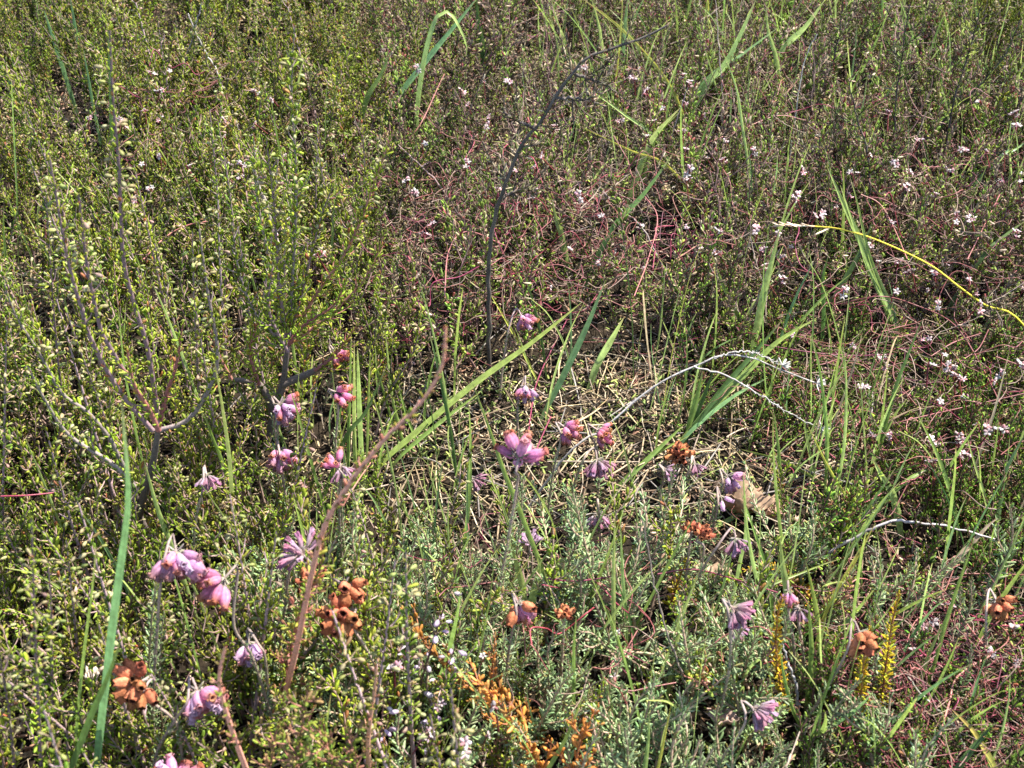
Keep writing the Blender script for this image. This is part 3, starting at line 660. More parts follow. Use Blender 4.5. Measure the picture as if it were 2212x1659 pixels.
# ------------------------------------------------------------------ dead branches and twigs
def twig(name, lines, label, col, r0, cat='twig', tilt=85, z0=None, leafpal=None, fuzzy=False, mark=None, leaf_f=.3):
    P = trace(lines[0], tilt, z0); base = P[0].copy(); t = thing(name, base); P0 = P[1] if len(P) > len(lines[0]) else P[0]
    for k, ln in enumerate(lines):
        Q = P if k == 0 else np.array([on_plane(u, v, P0, tilt) for u, v in ln]); g = Geo()
        S = spline(Q, 34); S = S + rng.normal(0, .0004, S.shape); nd = 1 + .18 * (np.arange(34) % 5 == 0)
        rr = (r0 if k == 0 else r0 * .62) * (1 - .6 * np.linspace(0, 1, 34)) * nd
        tube(g, S - base, rr, np.array(col) * rng.uniform(.6, 1.2, (34, 1)), 6)
        if fuzzy:
            d = unit(rng.normal(0, 1, (16, 3)) + unit(S[-1] - S[-4]) * 1.3); leaves(g, np.repeat((S[-1] - base)[None], 16, 0), d, .006, .0006, np.array(col) * 1.1)
            d = unit(rng.normal(0, .7, (40, 3)) + unit(S[-1] - S[0])); leaves(g, S[rng.integers(12, 34, 40)] - base, d, .0022, .0003, np.array(col) * 1.05)
        o = obj('stem' if k == 0 else 'side_branch', g.mesh('stem', M_STEM), t)
        if leafpal:
            gf = Geo(); leafy(gf, S - base, leafpal, leaf_f if k == 0 else .1, .0042, .0050, .0008, ang=50, dens=.75)
            T, N, Bn = frames(S)
            for _ in range(14 if k == 0 else 6):
                i = int(rng.uniform(.45 if k == 0 else .15, .95) * 33); a = rng.uniform(0, 6.28); l = rng.uniform(.012, .03)
                d = unit(T[i] * .7 + N[i] * math.cos(a) + Bn[i] * math.sin(a)); C = spline([S[i], S[i] + d * l * .6, S[i] + d * l + ZUP * l * .2], 8) - base
                tube(g := Geo(), C, .0004, col, 4); 
                gf.add(np.concatenate(g.V), np.concatenate(g.Q), np.concatenate(g.C)); leafy(gf, C, leafpal, .1, .0030, .0048, .0008, ang=45)
            obj('foliage', gf.mesh('foliage', M_LEAF), o)
        keep_line(Q, 8, 12)
    tag(t, label, cat)
    if mark: u, v, _ = project(P[len(P) // 2]); LM.append((mark, u, v))
WHT = (.31, .285, .26)
twig('silvery_twig', [[(1232, 975), (1300, 930), (1390, 850), (1480, 800), (1560, 768), (1620, 772), (1690, 800), (1768, 828)],
                      [(1500, 793), (1570, 812), (1650, 858), (1715, 898), (1772, 926)], [(1540, 775), (1600, 758), (1650, 770), (1690, 790)]],
     'silvery dead stem arching right and forking over the grass', WHT, .0010, tilt=62, z0=.045, fuzzy=True, mark='the arched silvery twig')
twig('dead_branch', [[(1055, 750), (1056, 650), (1056, 553), (1078, 436), (1107, 363), (1128, 312), (1158, 279), (1185, 235), (1231, 168), (1272, 124), (1357, 94), (1441, 54)],
                     [(1080, 430), (1110, 415), (1148, 406)], [(1158, 279), (1120, 262), (1085, 240)], [(1200, 212), (1260, 215), (1310, 232)], [(1240, 160), (1300, 180), (1330, 200)]],
     'tall dark bent heather branch with withered brown leaves at centre top', (.085, .07, .06), .0019, 'branch', tilt=86, z0=.03, leafpal='dead', mark='the dark bent branch', leaf_f=.5)
twig('forked_twig', [[(470, 160), (440, 105), (420, 62), (406, 30)], [(420, 62), (430, 30), (436, 5)], [(424, 70), (405, 110), (390, 170)]], 'pale grey forked twig standing in the heather at top left', (.36, .32, .30), .0013, tilt=80, mark='the forked grey twig')
twig('woody_twig', [[(600, 530), (578, 450), (556, 390), (542, 340)]], 'bare grey woody stem inside the upper left heather', (.26, .22, .19), .0026, tilt=80)
twig('bare_twig', [[(1395, 505), (1350, 460), (1300, 410)], [(1350, 460), (1370, 440)]], 'grey twig slanting down right of the dark bent branch', (.28, .23, .21), .0009, tilt=40)
twig('bare_twig', [[(960, 415), (910, 360), (860, 312)], [(910, 360), (930, 350)]], 'brown grey twig slanting down left of the dark bent branch', (.24, .17, .16), .0010, tilt=40)
twig('bare_twig', [[(1720, 240), (1730, 170), (1745, 110), (1765, 75)]], 'thin whitish dry stem among grass at the upper right', (.45, .44, .38), .0007, tilt=80)
twig('bare_twig', [[(1450, 300), (1468, 240), (1485, 190)]], 'grey dry stalk above the folded pale blade', (.36, .30, .28), .0008, tilt=80)
twig('bare_twig', [[(1560, 210), (1555, 120), (1548, 40), (1545, 0)]], 'pale dead grass stalk near the top right of centre', (.42, .33, .27), .0008, tilt=85)
twig('bare_twig', [[(1480, 1480), (1445, 1380), (1420, 1290), (1398, 1180), (1385, 1120)]], 'long thin bare stalk rising through the grey green shoots', (.34, .27, .22), .0007, tilt=85)
twig('bare_twig', [[(1720, 1490), (1705, 1440), (1690, 1390)], [(1705, 1440), (1690, 1450)]], 'short grey twig low beside the first yellow stem', (.30, .28, .28), .0012, tilt=75)
twig('bare_twig', [[(2060, 1570), (2000, 1510), (1960, 1460)]], 'slanting grey stalk right of the tall yellow stem', (.38, .35, .28), .0010, tilt=50)
twig('bare_twig', [[(1900, 1135), (1980, 1130), (2060, 1140), (2150, 1165)]], 'knobbly grey twig lying across the right side', (.33, .29, .28), .0012, tilt=15, z0=.055)
for k, (ln, lb) in enumerate([([(2040, 330), (2060, 220), (2090, 120), (2120, 10)], 'dark heather branch leaning right near the top right'),
                              ([(1930, 330), (1935, 220), (1950, 110), (1965, 10)], 'dark upright heather branch with sparse leaves at upper right'),
                              ([(2040, 260), (2110, 190), (2170, 120), (2205, 40)], 'dark heather branch slanting to the top right corner'),
                              ([(1780, 200), (1800, 130), (1815, 60), (1822, -10)], 'dark thin heather branch beside pale grass at upper right'),
                              ([(1880, 420), (1872, 320), (1850, 250), (1835, 180)], 'crooked dark branch above the bright fan of blades')]):
    twig('dead_branch', [ln], lb, (.07, .055, .05), .0012, 'branch', tilt=82, leafpal='olive')

# ------------------------------------------------------------------ grass blades
GRN, PALE, DKG, YEL, BEI, BLU = (.22, .32, .075), (.32, .42, .13), (.08, .15, .04), (.42, .44, .08), (.40, .32, .21), (.16, .28, .11)
def blade_geo(P, w, col, roll=0., fold=.35, tip=None, n=18, face=None):
    S = spline(P, n); T = unit(np.gradient(S, axis=0)); t = np.linspace(0, 1, n)
    f = unit(np.array([.1, -.75, .65])) if face is None else face
    side = unit(np.cross(T, f)); nor = np.cross(side, T)
    a = roll + .35 * np.sin(3 * t + roll); s2 = side * np.cos(a)[:, None] + nor * np.sin(a)[:, None]; n2 = np.cross(s2, T)
    ww = w / 2 * np.minimum(1, .55 + 1.6 * t) * np.clip((1 - t) * 2.4, 0, 1) ** .75 + .00008
    V = np.stack([S - s2 * ww[:, None] + n2 * (ww * fold)[:, None], S - s2 * (ww * .5)[:, None] + n2 * (ww * fold * .4)[:, None], S,
                  S + s2 * (ww * .5)[:, None] + n2 * (ww * fold * .4)[:, None], S + s2 * ww[:, None] + n2 * (ww * fold)[:, None]], 1)
    i = np.arange(n - 1)[:, None] * 5; j = np.arange(4)[None]
    Q = np.stack([i + j, i + j + 1, i + 6 + j, i + 5 + j], -1)
    col = np.array(col); tip = np.array(tip if tip is not None else col * np.array([1.25, 1.1, .9]))
    C = col[None] * (1 - t ** 3)[:, None] + tip[None] * (t ** 3)[:, None]; C = C + (np.array([.30, .28, .12]) - C) * (np.clip(.18 - t, 0, 1) * 2.2)[:, None]
    C = C * (1 + .14 * vnoise(t * 3, t * 0 + w * 9e3, 4, 7) - .07)[:, None]; br = sstep(.86, 1.0, t)[:, None] * rng.uniform(.1, .8); C = C * (1 - br) + np.array([.34, .24, .12]) * br
    C = np.repeat(C[:, None], 5, 1); C[:, 2] *= .80
    g = Geo(); g.add(V.reshape(-1, 3), Q, C.reshape(-1, 3), np.tile(np.array([.01, .25, .5, .75, 1.]), n)); return g
gb_ = 'long grass blades'
def blade(px, wpx, col=GRN, tilt=70, z0=None, roll=None, look=None, tip=None, label=None, mark=None):
    P = trace(px, tilt, z0); base = P[0].copy(); d = project(P[len(P) // 2])[2]
    rl = rng.uniform(-.5, .5) if roll is None else roll
    g = blade_geo(P - base, wpx * d / FPX, col, rl, tip=tip, n=22)
    o = obj('grass_leaf', g.mesh('grass_leaf', M_BLADE), loc=base); keep_line(P[1:], max(8, wpx * .9), 10)
    c = P[len(P) // 2]
    if label: tag(o, label, 'grass blade', gb_)
    else: ITEMS.append((o, look or ('wide green grass blade' if wpx > 11 else 'narrow green grass blade'), 'grass blade', gb_, c))
    if mark: LM.append((mark, *project(c)[:2]))
blade([(205, 1720), (240, 1400), (272, 1150), (278, 1050), (262, 860)], 25, BLU, 96, .03, .1, label='tall wide grass blade rising from the lower left, left of the largest pink head', mark='the big lower left blade')
blade([(140, 1720), (190, 1570), (235, 1460), (262, 1380)], 20, DKG, 104, .05, label='dark wide grass blade leaning beside the leftmost brown seed head')
for p, w, c, tl in [
    ([(166, 1620), (178, 1450), (200, 1270), (208, 1180)], 9, GRN, 94), ([(131, 125), (112, 70), (94, 20)], 14, BLU, 75), ([(165, 70), (158, 30), (150, -10)], 9, BLU, 75),
    ([(50, 228), (24, 180), (-8, 130)], 12, BLU, 70), ([(205, 240), (192, 170), (180, 105)], 9, BLU, 75), ([(244, 320), (240, 190), (232, 50)], 11, DKG, 80),
    ([(425, 850), (370, 704), (322, 594)], 9, PALE, 85), ([(506, 1110), (497, 990), (480, 872), (463, 780)], 12, PALE, 88), ([(486, 1010), (462, 950), (438, 885)], 12, GRN, 80),
    ([(378, 1195), (343, 1104), (310, 990)], 14, PALE, 82), ([(300, 960), (289, 906), (270, 800), (255, 660)], 6, GRN, 92), ([(122, 1110), (90, 1030), (54, 945)], 7, PALE, 80),
    ([(182, 1110), (150, 1060), (128, 1025)], 6, PALE, 75), ([(353, 1180), (390, 1290), (430, 1440)][::-1], 8, GRN, 88), ([(360, 1190), (420, 1270), (470, 1400)][::-1], 8, PALE, 80),
    ([(753, 1000), (755, 890), (759, 720)], 8, GRN, 90), ([(768, 1010), (766, 900), (765, 735)], 9, PALE, 90), ([(784, 1010), (780, 930), (772, 750)], 14, PALE, 88),
    ([(792, 1020), (795, 900), (800, 745)], 5, GRN, 90), ([(868, 930), (849, 864), (832, 715)], 6, PALE, 86), ([(850, 920), (830, 850), (805, 765)], 6, GRN, 80),
    ([(745, 950), (790, 890), (840, 780)], 9, DKG, 70), ([(900, 1000), (870, 950), (845, 850)], 8, GRN, 75), ([(915, 990), (880, 900), (860, 830)], 6, GRN, 75),
    ([(826, 1000), (900, 935), (1023, 832), (1150, 740), (1258, 652)], 15, GRN, 45), ([(865, 985), (960, 905), (1040, 845)], 8, GRN, 40), ([(1161, 919), (1215, 815), (1265, 711), (1308, 605)], 13, BLU, 62),
    ([(1290, 790), (1318, 740), (1348, 685)], 15, PALE, 50), ([(1188, 1275), (1135, 1130), (1092, 1024), (1067, 953), (1020, 825)], 13, GRN, 66), ([(1170, 842), (1130, 760), (1099, 702), (1056, 630)], 6, YEL, 60),
    ([(1130, 1270), (1120, 1230), (1098, 1160)], 16, PALE, 70), ([(1300, 1085), (1407, 984), (1480, 915)], 10, GRN, 40), ([(1320, 1060), (1400, 990), (1490, 940)], 7, GRN, 42),
    ([(1478, 945), (1590, 828), (1677, 741), (1766, 685)], 14, GRN, 52), ([(1485, 940), (1560, 840), (1640, 750), (1690, 690)], 12, DKG, 58), ([(1490, 935), (1580, 860), (1660, 815)], 9, BLU, 45),
    ([(1634, 720), (1650, 637), (1670, 553), (1684, 495)], 16, PALE, 75), ([(1490, 915), (1505, 860), (1518, 800)], 12, GRN, 75), ([(1500, 910), (1530, 830), (1545, 790)], 9, DKG, 75),
    ([(1690, 720), (1720, 640), (1760, 560)], 6, BLU, 75), ([(1600, 700), (1555, 600), (1535, 540)], 8, GRN, 72), ([(1700, 730), (1780, 640), (1840, 590)], 6, GRN, 60), ([(1780, 680), (1778, 600), (1790, 550)], 9, DKG, 78),
    ([(1610, 690), (1640, 640), (1700, 580)], 5, PALE, 60), ([(1800, 650), (1850, 560), (1885, 480)], 11, DKG, 64),
    ([(1933, 692), (1893, 603), (1869, 545), (1832, 464), (1786, 358)], 15, PALE, 70), ([(1920, 690), (1872, 570), (1815, 400)], 9, PALE, 72), ([(1926, 690), (1880, 560), (1850, 430), (1835, 380)], 7, GRN, 74),
    ([(1904, 950), (1940, 822), (1993, 688)], 8, GRN, 72), ([(1906, 950), (1930, 900), (1960, 860)], 8, GRN, 60), ([(1940, 1055), (2010, 1010), (2080, 975)], 9, GRN, 35), ([(1930, 1075), (1900, 1020), (1885, 990)], 16, PALE, 70),
    ([(2064, 1115), (2027, 990), (1978, 888)], 10, GRN, 74), ([(2135, 1110), (2100, 985), (2085, 930)], 7, PALE, 74), ([(2160, 1095), (2172, 1020), (2215, 935)], 9, BLU, 72), ([(1688, 1110), (1682, 980), (1670, 880)], 7, GRN, 84),
    ([(1760, 1040), (1745, 960), (1735, 900)], 6, PALE, 78), ([(1840, 1160), (1880, 1090), (1935, 1010)], 8, DKG, 55), ([(1850, 1165), (1900, 1090), (1945, 1040)], 7, GRN, 55),
    ([(842, 235), (906, 151), (990, 47), (1035, -10)], 13, BLU, 72), ([(790, 222), (819, 168), (848, 105)], 11, GRN, 72), ([(1270, 0 + 190), (1347, 246), (1420, 306)][::-1], 6, PALE, 35), ([(1450, 365), (1364, 326), (1262, 277)], 6, YEL, 30),
    ([(1394, 335), (1421, 286), (1470, 232)], 15, PALE, 60), ([(1470, 240), (1425, 285), (1405, 330)][::-1], 7, GRN, 66), ([(1215, 515), (1203, 480), (1192, 430)], 13, PALE, 80), ([(1320, 500), (1390, 420), (1455, 330)], 11, DKG, 50),
    ([(1348, 95), (1352, 40), (1356, -10)], 8, BLU, 82), ([(1225, 105), (1205, 50), (1190, -5)], 7, PALE, 80), ([(1260, 170), (1230, 120), (1205, 60)], 7, GRN, 75), ([(1040, 90), (1032, 40), (1030, -10)], 12, DKG, 82), ([(1300, 90), (1290, 40), (1275, -10)], 7, PALE, 80),
    ([(1523, 185), (1570, 134), (1635, -5)], 14, PALE, 66), ([(1690, 110), (1738, 60), (1785, -5)], 13, PALE, 62), ([(1617, 370), (1605, 280), (1590, 188), (1552, 88)], 5, PALE, 76), ([(1520, 180), (1600, 120), (1680, 60)], 8, BLU, 45), ([(1680, 140), (1660, 70), (1655, 10)], 9, PALE, 80),
    ([(2120, 560), (2170, 510), (2225, 470)], 10, DKG, 50), ([(2160, 340), (2190, 325), (2225, 300)], 9, BLU, 45), ([(1960, 90), (1950, 40), (1945, -10)], 5, GRN, 82),
    ([(2062, 1670), (2105, 1612), (2150, 1560)], 15, DKG, 60), ([(2008, 1470), (2044, 1340), (2101, 1173), (2105, 1165)], 9, GRN, 80), ([(1985, 1480), (2012, 1400), (2050, 1320)], 8, PALE, 75),
    ([(1785, 1300), (1830, 1240), (1891, 1130)], 8, YEL, 62), ([(1770, 1370), (1790, 1310), (1860, 1180)], 7, YEL, 66), ([(1600, 1300), (1750, 1230), (1815, 1207)], 6, GRN, 30), ([(1800, 1380), (1850, 1320), (1895, 1265)], 9, GRN, 50),
    ([(1745, 1490), (1752, 1400), (1745, 1290)], 11, GRN, 84), ([(1755, 1490), (1765, 1420), (1785, 1330)], 9, PALE, 80), ([(1770, 1380), (1765, 1320), (1740, 1210)], 10, GRN, 80), ([(1700, 1290), (1690, 1220), (1685, 1160)], 16, PALE, 85),
    ([(1640, 1280), (1622, 1190), (1605, 1080)], 9, PALE, 82), ([(1660, 1250), (1640, 1180), (1600, 1060)], 7, GRN, 78), ([(1600, 1210), (1612, 1150), (1605, 1020)], 8, PALE, 86), ([(1500, 1160), (1560, 1130), (1640, 1090)], 9, GRN, 30),
    ([(1325, 1350), (1325, 1250), (1328, 1110)], 9, PALE, 86), ([(1352, 1340), (1345, 1250), (1340, 1130)], 8, PALE, 84), ([(1455, 1430), (1475, 1330), (1512, 1230)], 9, PALE, 76), ([(1170, 1690), (1225, 1590), (1260, 1500)], 9, GRN, 78),
    ([(1240, 1500), (1240, 1400), (1245, 1330)], 9, GRN, 86), ([(1390, 1680), (1400, 1600), (1402, 1540)], 10, PALE, 84), ([(1415, 1690), (1430, 1620), (1450, 1520)], 6, YEL, 80), ([(660, 1700), (668, 1620), (662, 1530)], 17, PALE, 92), ([(690, 1690), (700, 1600), (715, 1500)], 9, GRN, 92),
    ([(1150, 1290), (1165, 1230), (1160, 1200)], 17, PALE, 80), ([(1600, 970), (1700, 1000), (1800, 1060)][::-1], 7, GRN, 30), ([(1840, 1095), (1790, 1010), (1745, 920)], 6, YEL, 70), ([(2180, 760), (2150, 880), (2110, 1000)][::-1], 5, BEI, 60)]:
    blade(p, w, c, tl)
blade([(905, 215), (922, 110), (945, 36), (970, 28), (990, 56), (1007, 95), (1008, 122)], 14, PALE, 80, roll=.4, label='pale grass blade folded over in an arch at the top', mark='the arched pale blade')
blade([(2054, 1225), (2104, 1169), (2140, 1130), (2158, 1120)], 12, BEI, 60, roll=.2, label='beige dead grass blade curling up right', tip=BEI, mark='the beige dead blade')
blade([(2160, 1690), (2110, 1590), (2054, 1530)], 13, YEL, 45, label='broad yellow grass blade in the bottom right corner', tip=(.5, .3, .08), mark='the broad yellow blade')
blade([(1450, 190), (1357, 77), (1290, 20), (1250, -8)], 7, YEL, 40, label='thin yellow grass blade slanting down from the top edge')
def culm():
    P = trace([(2200, 690), (2130, 660), (2075, 622), (2005, 570), (1893, 518), (1815, 495), (1760, 489)], 45, .05); base = P[0].copy(); t = thing('grass_culm', base)
    S = spline(P, 40); g = Geo(); k = np.linspace(0, 1, 40)[:, None]
    tube(g, S - base, .00085 * (1 - .35 * k[:, 0]), np.array([.62, .60, .04]) * (1 - k) + np.array([.66, .55, .05]) * k, 6); obj('stem', g.mesh('stem', M_STEM), t)
    E = spline([S[-1], on_plane(1710, 487, P[1], 45), on_plane(1672, 487, P[1], 45)], 12); g = Geo(); tube(g, E - base, .0005, (.5, .38, .26), 5)
    i = rng.integers(0, 10, 26); d = unit(E[-1] - E[0]) + rng.normal(0, .16, (26, 3)); leaves(g, E[i] - base, d, .008, .0008, pick([(.52, .40, .28, 2), (.45, .32, .20, 1)], 26))
    leaves(g, [S[-3] - base], [unit(on_plane(1720, 530, P[1], 45) - S[-3])], .014, .0009, (.5, .4, .26)); obj('seed_head', g.mesh('seed_head', M_STRAW), t)
    tag(t, 'bright yellow grass stalk arching left with a tan seed head', 'grass stalk'); keep_line(P, 10, 14); keep_line(E, 10, 5); LM.append(('the yellow arching stalk', *project(S[20])[:2]))
culm()

# ------------------------------------------------------------------ dead tree leaves lying in the straw
def dead_leaf(u, v, wpx, hpx, rz, label, z=.012, col=(.29, .19, .125), mark=None):
    p = on_z(u, v, z + 0); sx = wpx / FPX * project(p)[2] / 2; sy = hpx / FPX * project(p)[2] / math.sin(R(45)) / 2
    n, m = 15, 7; V = []; C = []
    for i in range(n):
        t = i / (n - 1) * 2 - 1; wv = max(0, 1 - t * t) ** .6 * (1 + .22 * math.sin(t * 11)) + .02
        for j in range(m):
            s = j / (m - 1) * 2 - 1
            V.append((t * sx, s * wv * sy, (.010 * (s * s) * wv + .007 * math.sin(3 * t + s * 2)) * sx / .02 + .0012 * rng.normal())); C.append(np.array(col) * (1.0 - .22 * (abs(s) < .1)) * rng.uniform(.9, 1.1))
    i = np.arange(n - 1)[:, None] * m; j = np.arange(m - 1)[None]; g = Geo(); g.add(V, np.stack([i + j, i + m + j, i + m + j + 1, i + j + 1], -1), np.array(C))
    me = g.mesh('dead_leaf', M_DEADLEAF); o = obj('dead_leaf', me, loc=p, rot=(R(-12), R(rng.uniform(-8, 8)), R(rz)))
    sm = o.modifiers.new('thickness', 'SOLIDIFY'); sm.thickness = .0003
    tag(o, label, 'leaf', 'dead tree leaves'); keep(p, max(wpx, hpx) * .45)
    if mark: LM.append((mark, u, v))
dead_leaf(1615, 1088, 118, 62, 8, 'largest pale brown dead oak leaf under the lilac heads', .02, mark='the pale dead oak leaf')
dead_leaf(1660, 1100, 60, 55, 40, 'curled brown dead leaf against the right end of the largest one', .018, (.40, .27, .18))
dead_leaf(1440, 1220, 42, 36, 20, 'reddish brown dead leaf below the rusty pair of seed heads', .02, (.34, .19, .12))
dead_leaf(1545, 1238, 48, 60, 60, 'brown dead leaf shaded by the nodding head', .02, (.33, .22, .15))
dead_leaf(1562, 1548, 38, 50, 70, 'pinkish brown dead leaf left of the lowest withered head', .035, (.38, .26, .21))
dead_leaf(1722, 1128, 24, 24, 10, 'tiny brown dead leaf right of the pale dead oak leaf', .02, (.36, .25, .19))
dead_leaf(200, 1458, 34, 30, 30, 'pale bleached dead leaf beside the dark wide blade', .06, (.48, .40, .31))

# ------------------------------------------------------------------ dodder: red threads and their pale flower heads
gd = 'red dodder threads'
def thread(P, r=.0004, col=None, look='thin red thread', label=None):
    base = P[0].copy(); g = Geo(); S = spline(P, 30); c = np.array(col if col is not None else (.22, .035, .06)) * rng.uniform(.8, 1.3)
    tube(g, S - base, r, c * rng.uniform(.85, 1.15, (30, 1)), 5); o = obj('dodder_thread', g.mesh('dodder_thread', M_DODDER), loc=base)
    ITEMS.append((o, look, 'vine', gd, S[15]))
PINKT = (.27, .11, .09)
for px, col in [([(1700, 955), (1830, 945), (1950, 910), (2080, 880), (2212, 850)], PINKT), ([(1860, 1090), (1960, 1040), (2070, 1010), (2120, 960)], None), ([(1650, 745), (1760, 762), (1850, 768), (1930, 765)], None),
                ([(1800, 660), (1900, 640), (1980, 660), (2060, 700), (2120, 790), (2160, 870)], PINKT), ([(2010, 770), (2060, 740), (2120, 720)], PINKT), ([(1990, 1270), (2080, 1320), (2150, 1350), (2210, 1350)], None),
                ([(1880, 1255), (1980, 1280), (2060, 1330), (2120, 1340), (2212, 1330)], None), ([(2000, 1240), (2050, 1290), (2090, 1350), (2130, 1400)], PINKT), ([(2090, 1440), (2120, 1380), (2170, 1330)], PINKT),
                ([(1960, 1380), (2020, 1430), (2090, 1440)], None), ([(2030, 1590), (2050, 1520), (2070, 1460), (2150, 1410)], PINKT), ([(1420, 1240), (1500, 1230), (1600, 1255), (1680, 1280)], None),
                ([(875, 310), (900, 280), (918, 250), (950, 180), (960, 160)], PINKT), ([(900, 230), (960, 290), (1010, 300), (1050, 310)], PINKT), ([(310, 560), (360, 510), (410, 485), (455, 478)], PINKT),
                ([(0, 1072), (60, 1070), (130, 1063)], None), ([(960, 640), (970, 540), (1010, 500), (1090, 530)], PINKT), ([(1370, 640), (1400, 560), (1420, 470), (1390, 420)], PINKT), ([(1460, 560), (1530, 520), (1590, 530)], PINKT),
                ([(1500, 320), (1600, 280), (1680, 250), (1740, 260)], PINKT), ([(1960, 560), (1930, 490), (1900, 440), (1860, 420)], PINKT), ([(2090, 560), (2130, 480), (2160, 420)], PINKT), ([(1350, 1240), (1250, 1255), (1180, 1250)], None),
                ([(1190, 900), (1140, 1000), (1180, 840)][:2] + [(1150, 870), (1170, 800), (1225, 690)], None), ([(700, 1170), (760, 1060), (800, 1000)], PINKT)]:
    p0 = None; Q = []
    for u, v in px:
        z = .05
        for _ in range(3): p = on_z(u, v, z); z = max(.012, canopy(p[0], p[1]) * .95) + rng.uniform(0, .012)
        Q.append(on_z(u, v, z))
    thread(np.array(Q), rng.uniform(.0004, .0006), col, 'pinkish red dodder thread' if col else 'dark red dodder thread'); keep_line(Q, 5, 8)
RED = [(870, 1500, 380, 680, 22), (1500, 2212, 150, 640, 18), (1650, 2212, 650, 1000, 16), (1850, 2212, 1180, 1560, 30), (260, 480, 180, 420, 3), (1000, 1500, 1000, 1500, 5)]
for u0, u1, v0, v1, n in RED:
    for _ in range(n):
        u, v = rng.uniform(u0, u1), rng.uniform(v0, v1); p = on_z(u, v, .06); h = max(.015, canopy(p[0], p[1])); a = rng.uniform(0, 6.28); Q = []; x, y = p[0], p[1]
        for k in range(6):
            Q.append([x, y, h * rng.uniform(.8, 1.15) + .006 * math.sin(k * 1.7)]); a += rng.normal(0, .75); l = rng.uniform(.008, .022); x += math.cos(a) * l; y += math.sin(a) * l
        thread(np.array(Q), rng.uniform(.00026, .00045), PINKT if rng.random() < .45 else None, 'short curly dodder thread')
FLW = []
for k in range(6):
    g = Geo()
    for q in range([2, 3, 2, 3, 1, 1][k]):
        c = rng.normal(0, .0016, 3) * (0 if k == 5 else 1) + ZUP * .002; a = np.arange(5) / 5 * 6.283 + rng.uniform(0, 6)
        up = unit(ZUP + rng.normal(0, .5, 3)); e1 = unit(np.cross(up, [1, .3, 0])); e2 = np.cross(up, e1)
        d = e1[None] * np.cos(a)[:, None] + e2[None] * np.sin(a)[:, None] + up * .5
        leaves(g, np.repeat(c[None], 5, 0), d, .0026, .0009, pick([(.62, .50, .50, 3), (.66, .60, .57, 3), (.52, .30, .32, 2)], 5), thick=.3, bend=-.2)
        leaves(g, [c - up * .002], [up], .0024, .0007, (.50, .22, .22), thick=.9)
    tube(g, np.array([[0, 0, -.012], [.0005, 0, 0], [0, 0, .003]]), .0004, (.28, .08, .08), 4)
    FLW.append(g.mesh('pale_flower', M_PETAL))
gfw = 'small pale flowers in the heather'
FZ = [(850, 1500, 130, 640, 44), (1450, 2212, 200, 640, 62), (250, 620, 200, 420, 16), (1850, 2180, 780, 1010, 22), (0, 800, 40, 560, 14), (1700, 2200, 600, 800, 10), (1950, 2200, 1220, 1500, 6), (850, 1350, 1350, 1640, 10)]
for u0, u1, v0, v1, n in FZ:
    for _ in range(n):
        u, v = rng.uniform(u0, u1), rng.uniform(v0, v1); z = .07
        for _ in range(3): p = on_z(u, v, z); z = max(.02, canopy(p[0], p[1])) + .02
        k = int(rng.integers(6)); o = obj('pale_flower', FLW[k], loc=p, rot=(rng.uniform(-.6, .6), rng.uniform(-.6, .6), rng.uniform(0, 6.28)), scale=rng.uniform(.8, 1.35))
        ITEMS.append((o, 'single pale pink flower' if k >= 4 else 'cluster of tiny white flowers', 'flower', gfw, p)); keep(p, 8)

# ------------------------------------------------------------------ heather sprays, heath shoots, fine grass and straws that can be counted
def protos(name, kits, mats):
    out = []
    for L, parts in kits:
        t = thing(name, (0, 0, -50)); out.append((L, t))
        for g, pn, m in zip(parts, ('stem', 'foliage', 'bud_cluster'), mats):
            if not g.empty: obj(pn, g.mesh(pn, m), t)
    return out
PM = (M_STEM, M_LEAF, M_BUD)
KP = np.array(KEEP)
def free(X, Y, h, pad=0):
    """drop undergrowth that would stand right in front of a flower, blade or twig"""
    bad = np.zeros(len(X), bool)
    for f in (1.0, .72, .4):
        P = np.stack([X, Y, h * f], -1) - CAM; d = P @ FWD; u = W / 2 + FPX * P[:, 0] / d; v = H / 2 - FPX * (P @ UPV) / d
        for c in range(0, len(X), 4000):
            s = slice(c, c + 4000); dd = (u[s, None] - KP[None, :, 0]) ** 2 + (v[s, None] - KP[None, :, 1]) ** 2
            bad[s] |= ((dd < (KP[None, :, 3] + pad) ** 2) & (d[s, None] < KP[None, :, 2] + .004)).any(1)
    return ~bad
def plant_out(name, protos_, zone, n, look, cat, group, hscale=(1.0, 1.25), reg=(0, W, 0, H)):
    used = set(); put = 0; tries = 0; pts = []
    while put < n and tries < n * 60:
        tries += 1; u, v = rng.uniform(reg[0], reg[1]), rng.uniform(reg[2], reg[3]); k = int(rng.integers(len(protos_))); L, root = protos_[k]; s = rng.uniform(*hscale)
        p = on_z(u, v, L * s * .92)
        w, _, _ = zones([p[0]], [p[1]])
        if rng.random() > w[zone][0]: continue
        if any((u - a) ** 2 + (v - b) ** 2 < 24 ** 2 for a, b in pts): continue
        d = project(p)[2]
        if not free(np.repeat(p[0], 4), np.repeat(p[1], 4), L * s * np.array([1, .8, .6, .4]), 6).all(): continue
        pts.append((u, v)); tl = rng.uniform(0, .3); az = rng.uniform(0, 6.28)
        # leaning plants start a little to the side so that their tip comes out where it was picked
        bx, by = p[0] + math.sin(az) * -math.sin(tl) * L * s * -1 * 0, p[1]
        loc = (bx, by, float(zg(bx, by)))
        if k not in used:
            o = root; o.location = loc; o.rotation_euler = (tl, 0, az); o.scale = (s,) * 3; used.add(k)
        else: o = copy_thing(root, loc, (tl, 0, az), s)
        ITEMS.append((o, look(k, s, tl), cat, group, np.array(p))); put += 1
    for k, (L, root) in enumerate(protos_):
        if k not in used:
            for ch in list(root.children): bpy.data.objects.remove(ch)
            bpy.data.objects.remove(root)
